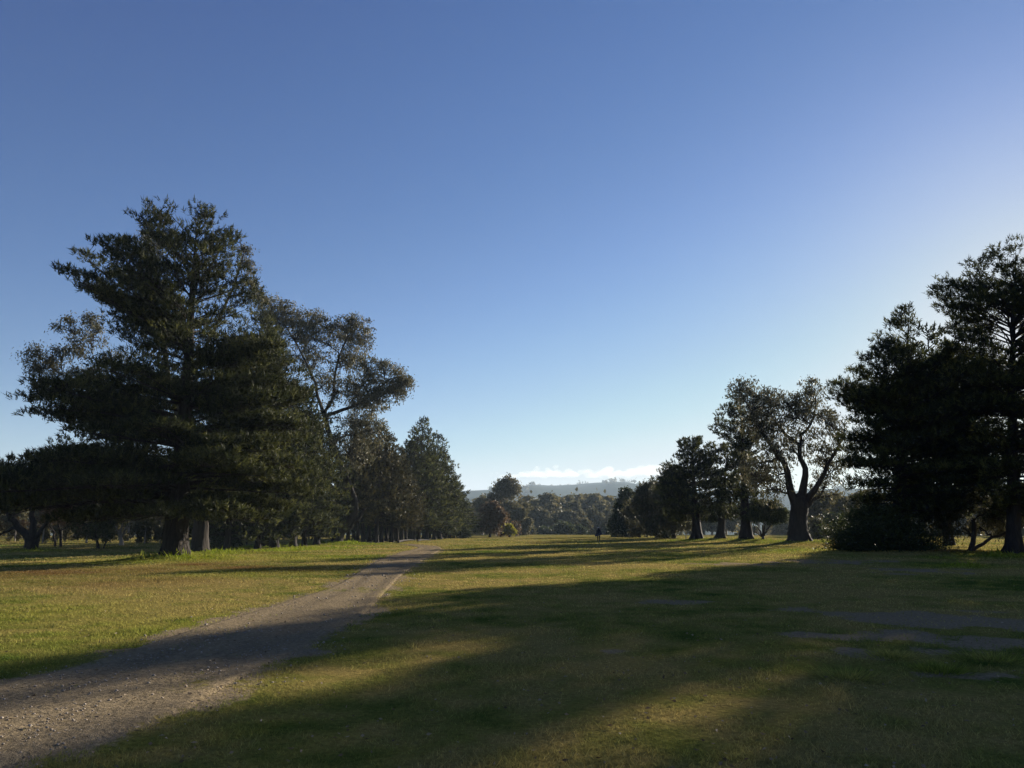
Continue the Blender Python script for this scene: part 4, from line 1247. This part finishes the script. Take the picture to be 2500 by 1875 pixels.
def far_copy(px, dp, ty, var, label, group, wpx=None):
    g = gat(px, dp)
    h = max(at(px, ty, dp)[2] - g[2], 3.0)
    hh, ww, parts = FARV[var]
    s = h / hh
    sx = s * (0.85 + 0.4 * rng.random()) if wpx is None else mpx(wpx, dp) / ww
    if FAR_ROOT[var] is None:
        e = root('gum_tree', g, label, 'gum tree', group)
        link('trunk', parts[0], M_BARK_PALE, e)
        for r0, me in parts[1][:5]: link('limb', me, M_BARK_PALE, e)
        tag(link('twigs', parts[2], M_BARK_PALE, e), kind='stuff')
        tag(link('crown', parts[3], M_GUM_FAR, e), kind='stuff')
        FAR_ROOT[var] = e
        e.scale = (sx, sx, s)
    else:
        copy_tree(FAR_ROOT[var], g, rng.random() * 6.28, (sx, sx, s), label, group)


cg = 'grey-green tree in the hazy belt closing off the end of the fairway', 'tree belt at the fairway end'
for px, dp, ty in ((1165, 300, 1222), (1215, 320, 1215), (1290, 300, 1216), (1312, 330, 1214), (1335, 290, 1202), (1360, 310, 1204), (1352, 270, 1232), (1385, 330, 1208), (1405, 290, 1222), (1424, 350, 1212), (1440, 320, 1212), (1460, 360, 1210),
                   (1470, 300, 1228), (1488, 340, 1216), (1505, 310, 1230), (1520, 350, 1222), (1545, 330, 1215), (1560, 370, 1220), (1330, 260, 1245), (1310, 262, 1240), (1448, 285, 1240), (1395, 268, 1248), (1500, 290, 1248), (1545, 280, 1240), (1582, 340, 1215), (1140, 290, 1225), (1275, 270, 1240)):
    far_copy(px, dp, ty, int(rng.integers(0, 4)), *cg)
rg = 'hazy tree far behind the right-hand trunks across the sunlit fairway', 'far trees behind the right-hand trunks'
for i, px in enumerate(range(1620, 2680, 38)):
    far_copy(px + rng.normal() * 10, 190 + 90 * rng.random(), 1212 + 26 * rng.random(), int(rng.integers(0, 4)), *rg)
rg2 = 'grey scrubby tree in the misty thicket right of the great gum', 'misty thicket right of the great gum'
for px, dp, ty in ((2010, 130, 1195), (2040, 140, 1200), (2070, 128, 1215), (2100, 145, 1195), (1985, 150, 1215), (2130, 150, 1200), (2420, 140, 1200), (2470, 120, 1210), (2520, 130, 1190)):
    far_copy(px, dp, ty, int(rng.integers(0, 4)), *rg2)
lg = 'scrubby tree in the sunlit belt far behind the left-hand pines', 'far trees behind the left-hand pines'
for i, px in enumerate(range(-260, 860, 34)):
    far_copy(px + rng.normal() * 8, 105 + 70 * rng.random(), 1205 + 50 * rng.random(), int(rng.integers(0, 4)), *lg)
for i, px in enumerate(range(-200, 700, 60)):
    far_copy(px + rng.normal() * 14, 84 + 16 * rng.random(), 1252 + 22 * rng.random(), int(rng.integers(2, 4)), 'low scrub tree along the near edge of the left-hand belt', 'low scrub behind the left-hand pines')


# far hill trees: too far to count
def build_hill_trees():
    n = 900
    az = R(-42) + rng.random(n) * R(84)
    ridge = rng.random(n) < 0.35
    r = np.where(ridge, 2930 + 80 * rng.random(n), 1500 + 1350 * rng.random(n))
    keep = ridge | (fbm(az * 30, r / 260.0, 50) > 0.56)
    az, r, ridge = az[keep], r[keep], ridge[keep]
    n = len(az)
    x, y = r * np.sin(az), r * np.cos(az)
    z = H(x, y)
    m = 22
    sz = (5 + 6 * rng.random(n))
    ci = np.repeat(np.arange(n), m)
    pos = np.stack([x, y, z], -1)[ci] + rng.normal(size=(n * m, 3)) * np.array([0.55, 0.55, 0.3]) * sz[ci][:, None] + np.stack([0 * ci, 0 * ci, 0.75 * sz[ci]], -1)
    v, f, t = leaves(pos, rng.normal(size=(n * m, 3)), 6.0, 5.0, rng.random(n * m))
    tag(link('hillside_trees', mesh_from('hillside_trees', v, [f], {'tint': t}), M_GUM_FAR), kind='stuff', label='specks of trees along the far hazy ridge')


build_hill_trees()

# ------------------------------------------------------------------ small things
M_DARKCLOTH = plain_mat('dark_clothing', (0.016, 0.018, 0.026), 0.9, 0.1)
M_SKIN = plain_mat('skin', (0.35, 0.2, 0.14), 0.6, 0.3)
M_BAG = plain_mat('golf_bag_fabric', (0.02, 0.024, 0.05), 0.7, 0.3)
M_METAL = plain_mat('club_steel', (0.35, 0.35, 0.36), 0.35, 0.5)
M_SHOE = plain_mat('pale_shoes', (0.6, 0.58, 0.55), 0.6, 0.3)
M_CAP = plain_mat('pale_cap', (0.5, 0.48, 0.45), 0.8, 0.2)
M_WHITE = plain_mat('white_paint', (0.78, 0.77, 0.74), 0.6, 0.3, 0.08)
M_WOOD = plain_mat('weathered_wood', (0.13, 0.10, 0.075), 0.9, 0.1, 0.35, 8)
M_ROCK = bark_mat('boulder_stone', (0.10, 0.095, 0.09), (0.22, 0.21, 0.20), (2, 2, 2), 0.6)


def skin_mesh(name, verts, edges, radii, rootv=0, sub=2):
    me = bpy.data.meshes.new(name)
    me.from_pydata(verts, edges, [])
    o = bpy.data.objects.new(name, me); COL.objects.link(o)
    md = o.modifiers.new('skin', 'SKIN')
    for i, sv in enumerate(me.skin_vertices[0].data):
        r = radii[i]
        sv.radius = (r, r) if not isinstance(r, tuple) else r
        sv.use_root = (i == rootv)
    md.use_smooth_shade = True
    ms = o.modifiers.new('sub', 'SUBSURF'); ms.levels = sub; ms.render_levels = sub
    return o


def build_person():
    g = gp(1462, 1324.5)
    e = root('person', g, 'golfer in dark clothes and pale cap walking away down the fairway', 'person')
    # verts: walking away (+Y), left leg a little behind
    V = [(0, 0, 0.95), (0, 0.01, 1.12), (0, 0.03, 1.32), (0, 0.04, 1.44), (0, 0.05, 1.52),                      # 0-4 pelvis..neck
         (-0.19, 0.03, 1.40), (-0.25, -0.02, 1.13), (-0.22, 0.10, 0.92),                                         # 5-7 left arm
         (0.19, 0.03, 1.40), (0.26, 0.0, 1.14), (0.20, -0.14, 1.02),                                             # 8-10 right arm on the bag
         (-0.10, 0.0, 0.90), (-0.11, 0.02, 0.50), (-0.11, -0.08, 0.10),                                          # 11-13 left leg
         (0.10, 0.0, 0.90), (0.11, 0.10, 0.50), (0.11, 0.10, 0.10),                                              # 14-16 right leg
         (0, 0.06, 1.60), (0, 0.07, 1.70)]
    E = [(0, 1), (1, 2), (2, 3), (3, 4), (3, 5), (5, 6), (6, 7), (3, 8), (8, 9), (9, 10), (0, 11), (11, 12), (12, 13), (0, 14), (14, 15), (15, 16), (4, 17), (17, 18)]
    rad = [(0.17, 0.12), (0.16, 0.11), (0.19, 0.12), (0.12, 0.09), 0.055, 0.075, 0.05, 0.036, 0.075, 0.05, 0.036, 0.095, 0.065, 0.045, 0.095, 0.065, 0.045, 0.095, 0.085]
    body = skin_mesh('body', V, E, rad)
    body.data.materials.append(M_DARKCLOTH); body.parent = e
    for sx, sy in ((-0.11, -0.08), (0.11, 0.10)):
        s = skin_mesh('shoe', [(sx, sy - 0.06, 0.05), (sx, sy + 0.05, 0.045), (sx, sy + 0.16, 0.035)], [(0, 1), (1, 2)], [0.045, 0.045, 0.035])
        s.data.materials.append(M_SHOE); s.parent = e
    for sx, hy, hz in ((-1, 0.12, 0.86), (1, -0.17, 0.97)):
        hv = [(0.22 * sx, hy, hz), (0.22 * sx, hy + 0.01, hz - 0.06)]
        he = [(0, 1)]; hr = [0.03, 0.032]
        for q in range(4):
            hv += [(0.22 * sx, hy - 0.027 + 0.018 * q, hz - 0.10), (0.215 * sx, hy - 0.03 + 0.02 * q, hz - 0.14 - 0.008 * (1 if q in (1, 2) else 0))]
            he += [(1, 2 + 2 * q), (2 + 2 * q, 3 + 2 * q)]; hr += [0.009, 0.008]
        hv += [(0.20 * sx, hy + 0.04, hz - 0.05), (0.19 * sx, hy + 0.055, hz - 0.09)]; n0 = len(hv)
        he += [(0, n0 - 2), (n0 - 2, n0 - 1)]; hr += [0.011, 0.009]
        h = skin_mesh('hand', hv, he, hr, 0, 1); h.data.materials.append(M_SKIN); h.parent = e
    # head and cap
    def lathe(name, prof, mat, c, squash=(1, 1)):
        prof = np.array(prof); S = 14
        a = np.arange(S) * 2 * math.pi / S
        V = np.stack([prof[:, 0][:, None] * np.cos(a) * squash[0], prof[:, 0][:, None] * np.sin(a) * squash[1], np.repeat(prof[:, 1][:, None], S, 1)], -1) + np.array(c)
        idx = np.arange(len(prof) * S).reshape(len(prof), S)
        F = np.stack([idx[:-1], np.roll(idx[:-1], -1, 1), np.roll(idx[1:], -1, 1), idx[1:]], -1).reshape(-1, 4)
        return link(name, mesh_from(name, V.reshape(-1, 3), [F], smooth=True), mat, e)
    lathe('face', [(0.0, 1.50), (0.05, 1.51), (0.078, 1.56), (0.085, 1.62), (0.08, 1.67), (0.0, 1.69)], M_SKIN, (0, 0.075, 0), (0.95, 1.12))
    lathe('cap', [(0.17, 1.655), (0.10, 1.66), (0.107, 1.70), (0.095, 1.74), (0.05, 1.765), (0.0, 1.77)], M_CAP, (0, 0.075, 0), (0.95, 1.15))
    e.scale = (1.06, 1.06, 1.06)
    # golf bag slung across the back
    bg = root('golf_bag', g + np.array([0, -0.22, 0.0]), 'dark golf bag with clubs slung level across the walking golfer\'s back', 'golf bag')
    P = np.array([(-0.50, 0, 0.80), (-0.47, 0, 0.81), (-0.2, 0, 0.90), (0.15, 0, 1.0), (0.36, 0, 1.06), (0.40, 0, 1.07)])
    v, f = tubes(P, [0.02, 0.11, 0.125, 0.125, 0.13, 0.10], 12, ref=(0, 1, 0))
    link('bag_body', mesh_from('bag_body', v, [f], smooth=True), M_BAG, bg)
    v, f = tubes(np.array([(-0.32, -0.12, 0.82), (-0.30, -0.12, 0.83), (0.0, -0.12, 0.92), (0.02, -0.12, 0.93)]), [0.01, 0.07, 0.07, 0.01], 8, ref=(0, 1, 0))
    link('pocket', mesh_from('pocket', v, [f], smooth=True), M_BAG, bg)
    v, f = tubes(np.array([(-0.28, 0.05, 0.95), (-0.15, 0.2, 1.3), (0.05, 0.22, 1.42), (0.18, 0.15, 1.3), (0.28, 0.05, 1.1)]), [0.025] * 5, 6, ref=(0, 1, 0))
    link('strap', mesh_from('strap', v, [f]), M_BAG, bg)
    for q in range(5):
        oy, oz = 0.06 * math.cos(q * 1.25), 0.06 * math.sin(q * 1.25)
        v, f = tubes(np.array([(0.36, oy, 1.06 + oz), (0.62 + 0.03 * q, oy * 1.3, 1.13 + oz * 1.3)]), [0.006, 0.006], 5, ref=(0, 1, 0))
        sh = link('club', mesh_from('club', v, [f]), M_METAL, bg)
        x0, z0 = 0.62 + 0.03 * q, 1.13 + oz * 1.3
        v, f = tubes(np.array([(x0 - 0.01, oy * 1.3, z0), (x0, oy * 1.3, z0), (x0 + 0.05, oy * 1.3 + 0.02, z0 - 0.03), (x0 + 0.07, oy * 1.3 + 0.02, z0 - 0.05)]), [0.006, 0.03, 0.045, 0.008], 8, ref=(0, 1, 0))
        link('club_head', mesh_from('club_head', v, [f], smooth=True), M_BAG, sh)
    for sx in (-0.05, 0.05):
        v, f = tubes(np.array([(0.30, -0.13 + sx, 0.96), (-0.42, -0.17 + sx, 0.72)]), [0.01, 0.01], 6, ref=(0, 1, 0))
        link('stand_leg', mesh_from('stand_leg', v, [f]), M_METAL, bg)


build_person()


def boulder(px, py, wpx, hpx, label):
    g = gp(px, py)
    n, m = 16, 10
    a = np.arange(n) * 2 * math.pi / n; t = np.linspace(-0.35, 1, m) * math.pi / 2
    A, T = np.meshgrid(a, t)
    d = np.stack([np.cos(T) * np.cos(A), np.cos(T) * np.sin(A), np.sin(T)], -1)
    w, h = mpx(wpx, g[1]) / 2, mpx(hpx, g[1])
    r = 1 + 0.22 * (fbm(d[..., 0] * 2 + 5, d[..., 1] * 2 + d[..., 2] * 2, 3) - 0.5)
    r[-1] = r[-1, 0]
    V = d * r[..., None] * np.array([w, w * 0.85, h])
    idx = np.arange(n * m).reshape(m, n)
    F = np.stack([idx[:-1], np.roll(idx[:-1], -1, 1), np.roll(idx[1:], -1, 1), idx[1:]], -1).reshape(-1, 4)
    e = link('boulder', mesh_from('boulder', V.reshape(-1, 3), [F], smooth=True), M_ROCK, loc=g)
    tag(e, label, 'boulder')


boulder(573, 1336, 17, 16, 'rounded grey boulder beside the straight pine trunk')


def post(px, py, wpx, hpx, mat, name, label, cat, cap=True):
    g = gp(px, py)
    h = mpx(hpx, g[1]); w = max(mpx(wpx, g[1]) / 2, 0.03)
    v, f = tubes(np.array([(0, 0, -0.1), (0, 0, h * 0.97), (0, 0, h), (0, 0, h * 1.001)]), [w, w, w * 0.8, 0.001], 4, ref=(1, 0.01, 0))
    e = link(name, mesh_from(name, v, [f]), mat, loc=g)
    tag(e, label, cat)


post(1675, 1318, 2.2, 9, M_WOOD, 'wooden_post', 'short dark wooden post left of the stout flat-topped pine', 'post')
post(1434, 1300.5, 2.6, 5.5, M_WHITE, 'marker_post', 'white marker post on the far edge of the fairway before the bushes', 'marker post')
post(1743, 1300, 1.8, 5, M_WHITE, 'marker_post', 'white marker post between the stout pine and the forked pine', 'marker post')
post(247, 1341, 1.8, 7, M_WOOD, 'wooden_post', 'short pale stake at the foot of the olive twin-stemmed tree', 'post')


def fallen(label, pts, r):
    g = gp(*pts[0])
    P = np.array([gp(*p) for p in pts]) - g
    P[:, 2] += r * 0.8 + np.array([0.05, 0.12, 0.1, 0.03])[:len(P)]
    sn = np.linspace(0, 1, 10); s = np.linspace(0, 1, len(P))
    Q = np.stack([np.interp(sn, s, P[:, k]) for k in range(3)], -1)
    v, f = tubes(Q, np.linspace(r, r * 0.4, 10), 7, ref=(0, 0.1, 1), knob=0.3)
    e = link('fallen_branch', mesh_from('fallen_branch', v, [f], smooth=True), M_BARK_PINE, loc=g)
    tag(e, label, 'branch')


fallen('dark fallen branch lying at the foot of the brownish pine row', [(972, 1326), (985, 1324), (1000, 1322), (1010, 1321)], 0.14)
fallen('fallen bough on the grass at the foot of the pine clump', [(1020, 1323), (1030, 1322), (1040, 1321.5), (1052, 1321)], 0.12)

# twigs and dropped leaves on the near turf
def build_litter():
    n = 1100
    r = 5 * (30 / 5) ** rng.random(n); a = (rng.random(n) * 2 - 1) * R(40)
    x, y = r * np.sin(a), r * np.cos(a)
    pos = np.stack([x, y, H(x, y) + 0.028 + 0.01 * rng.random(n)], -1)
    dr = rng.normal(size=(n, 3)) * np.array([1, 1, 0.12])
    v, f, t = leaves(pos, dr, 0.042, 0.02, np.clip(0.5 + 0.3 * rng.normal(size=n), 0, 1))
    tag(link('leaf_litter', mesh_from('leaf_litter', v, [f], {'tint': t}), foliage_mat('dead_leaves', (0.09, 0.06, 0.035), (0.20, 0.14, 0.085), (0.34, 0.27, 0.19), 0.1, 0.7, 0.2)), kind='stuff', label='dropped dry leaves lying on the near turf')


build_litter()


# grass tussocks on the bare ground at right
def tussock(px, py, w, h, label, lush=0.3):
    g = gp(px, py)
    n = 500
    q = rng.normal(size=(n, 2)) * w * 0.28
    b0 = np.stack([q[:, 0], q[:, 1] * 0.8, np.zeros(n)], -1)
    hh = h * (0.4 + 0.7 * rng.random(n)) * np.exp(-(q ** 2).sum(1) / (w * w * 0.5))
    tip = b0 + np.stack([q[:, 0] * 0.5 + rng.normal(size=n) * 0.4 * hh, q[:, 1] * 0.5 + rng.normal(size=n) * 0.4 * hh, hh], -1)
    sd = norm(np.stack([rng.normal(size=n), rng.normal(size=n), np.zeros(n)], -1)) * 0.006
    V = np.stack([b0 - sd, b0 + sd, tip], 1).reshape(-1, 3)
    z = np.zeros(n * 3)
    e = link('grass_tussock', mesh_from('grass_tussock', V, [np.arange(n * 3).reshape(-1, 3)], {'tint': np.repeat(rng.random(n), 3), 'lush': z + lush, 'dirt': z, 'litter': z}), M_BLADE, loc=g)
    tag(e, label, 'grass')


tussock(2290, 1640, 0.55, 0.14, 'dark tuft of grass on the bare dirt at lower right')
tussock(2062, 1655, 0.8, 0.11, 'wide low tuft of grass left of the bare dirt patch')
tussock(2180, 1605, 0.6, 0.11, 'grass tuft between two pale dirt patches')
tussock(2420, 1612, 1.1, 0.13, 'broad grass clump at right beside the pale dirt', 0.2)

# ------------------------------------------------------------------ clouds over the ridge
def build_clouds():
    m, n, l = new_mat('cloud_vapour')
    out = n.new('ShaderNodeOutputMaterial')
    vol = n.new('ShaderNodeVolumePrincipled')
    vol.inputs['Color'].default_value = (0.90, 0.87, 0.81, 1)
    vol.inputs['Density'].default_value = 0.0009
    vol.inputs['Anisotropy'].default_value = 0.35
    l.new(vol.outputs[0], out.inputs['Volume'])
    D = 11000.0
    def cloud(puffs, label, vox):
        acc = Acc()
        S, T = 12, 8
        a = np.arange(S) * 2 * math.pi / S; t = np.linspace(-1, 1, T) * math.pi / 2 * 0.98
        c0 = at(puffs[0][0], puffs[0][1], D)
        for px, py, rx, ry in puffs:
            c = at(px, py, D) - c0
            c[1] += rng.normal() * 250
            k = D / FPX
            A, Tt = np.meshgrid(a, t)
            d = np.stack([np.cos(Tt) * np.cos(A) * rx * k, np.cos(Tt) * np.sin(A) * rx * k * 1.6, np.sin(Tt) * ry * k], -1)
            d[..., 2] = np.where(d[..., 2] < 0, d[..., 2] * 0.45, d[..., 2])
            V = (d + c).reshape(-1, 3)
            idx = np.arange(S * T).reshape(T, S)
            F = np.stack([idx[:-1], np.roll(idx[:-1], -1, 1), np.roll(idx[1:], -1, 1), idx[1:]], -1).reshape(-1, 4)
            acc.add(V, F)
            caps = [np.array([list(idx[0][::-1])]), np.array([list(idx[-1])])]
            for cp in caps:
                acc.F.setdefault(cp.shape[1], []).append(cp + acc.n - S * T)
        o = link('cloud', acc.mesh('cloud'), m, loc=c0)
        r = o.modifiers.new('merge', 'REMESH'); r.mode = 'VOXEL'; r.voxel_size = vox
        tx = bpy.data.textures.new('billow', 'CLOUDS'); tx.noise_scale = 150; tx.noise_depth = 3
        dm = o.modifiers.new('billow', 'DISPLACE'); dm.texture = tx; dm.strength = 70; dm.mid_level = 0.5
        tag(o, label, 'cloud')
    main = []
    for px in np.arange(1225, 1640, 9):
        topy = np.interp(px, [1225, 1260, 1300, 1335, 1370, 1400, 1440, 1480, 1520, 1560, 1640], [1163, 1156, 1148, 1143, 1150, 1150, 1152, 1146, 1150, 1142, 1138])
        bot = np.interp(px, [1225, 1640], [1163, 1162])
        yy = bot
        while yy > topy:
            main.append((px + rng.normal() * 4, yy + rng.normal() * 1.0, 9 + 5 * rng.random(), 3.5 + 2.5 * rng.random()))
            yy -= 5
    cloud(main, 'long low cloud bank with bright upper edge above the far ridge', 34)
    cloud([(1199 + 4 * i, 1164 - 0.8 * i, 6, 3.2) for i in range(6)] + [(1226, 1159, 5, 3)], 'small wisp of cloud at the left end of the cloud bank', 26)
    cloud([(1270, 1139, 5, 2.0), (1280, 1141, 5, 1.8), (1266, 1140, 4, 1.5)], 'tiny bright puff of cloud above the left part of the cloud bank', 22)
    cloud([(1312, 1138.5, 5, 1.9), (1320, 1139, 5, 2.0)], 'tiny bright puff of cloud above the middle of the cloud bank', 22)


build_clouds()

# ------------------------------------------------------------------ haze
def build_haze():
    m, n, l = new_mat('haze_air')
    out = n.new('ShaderNodeOutputMaterial')
    vol = n.new('ShaderNodeVolumePrincipled')
    vol.inputs['Color'].default_value = (0.62, 0.80, 1.0, 1)
    vol.inputs['Density'].default_value = 0.00016
    vol.inputs['Anisotropy'].default_value = 0.15
    l.new(vol.outputs[0], out.inputs['Volume'])
    X, z0, z1 = 9100.0, -20.0, 265.0
    v = [(sx * X, sy * X, z) for z in (z0, z1) for sy in (-1, 1) for sx in (-1, 1)]
    f = [(0, 2, 3, 1), (4, 5, 7, 6), (0, 1, 5, 4), (2, 6, 7, 3), (0, 4, 6, 2), (1, 3, 7, 5)]
    me = bpy.data.meshes.new('haze'); me.from_pydata(v, [], f)
    tag(link('haze', me, m), kind='stuff', label='thin blue-grey haze in the air')


build_haze()
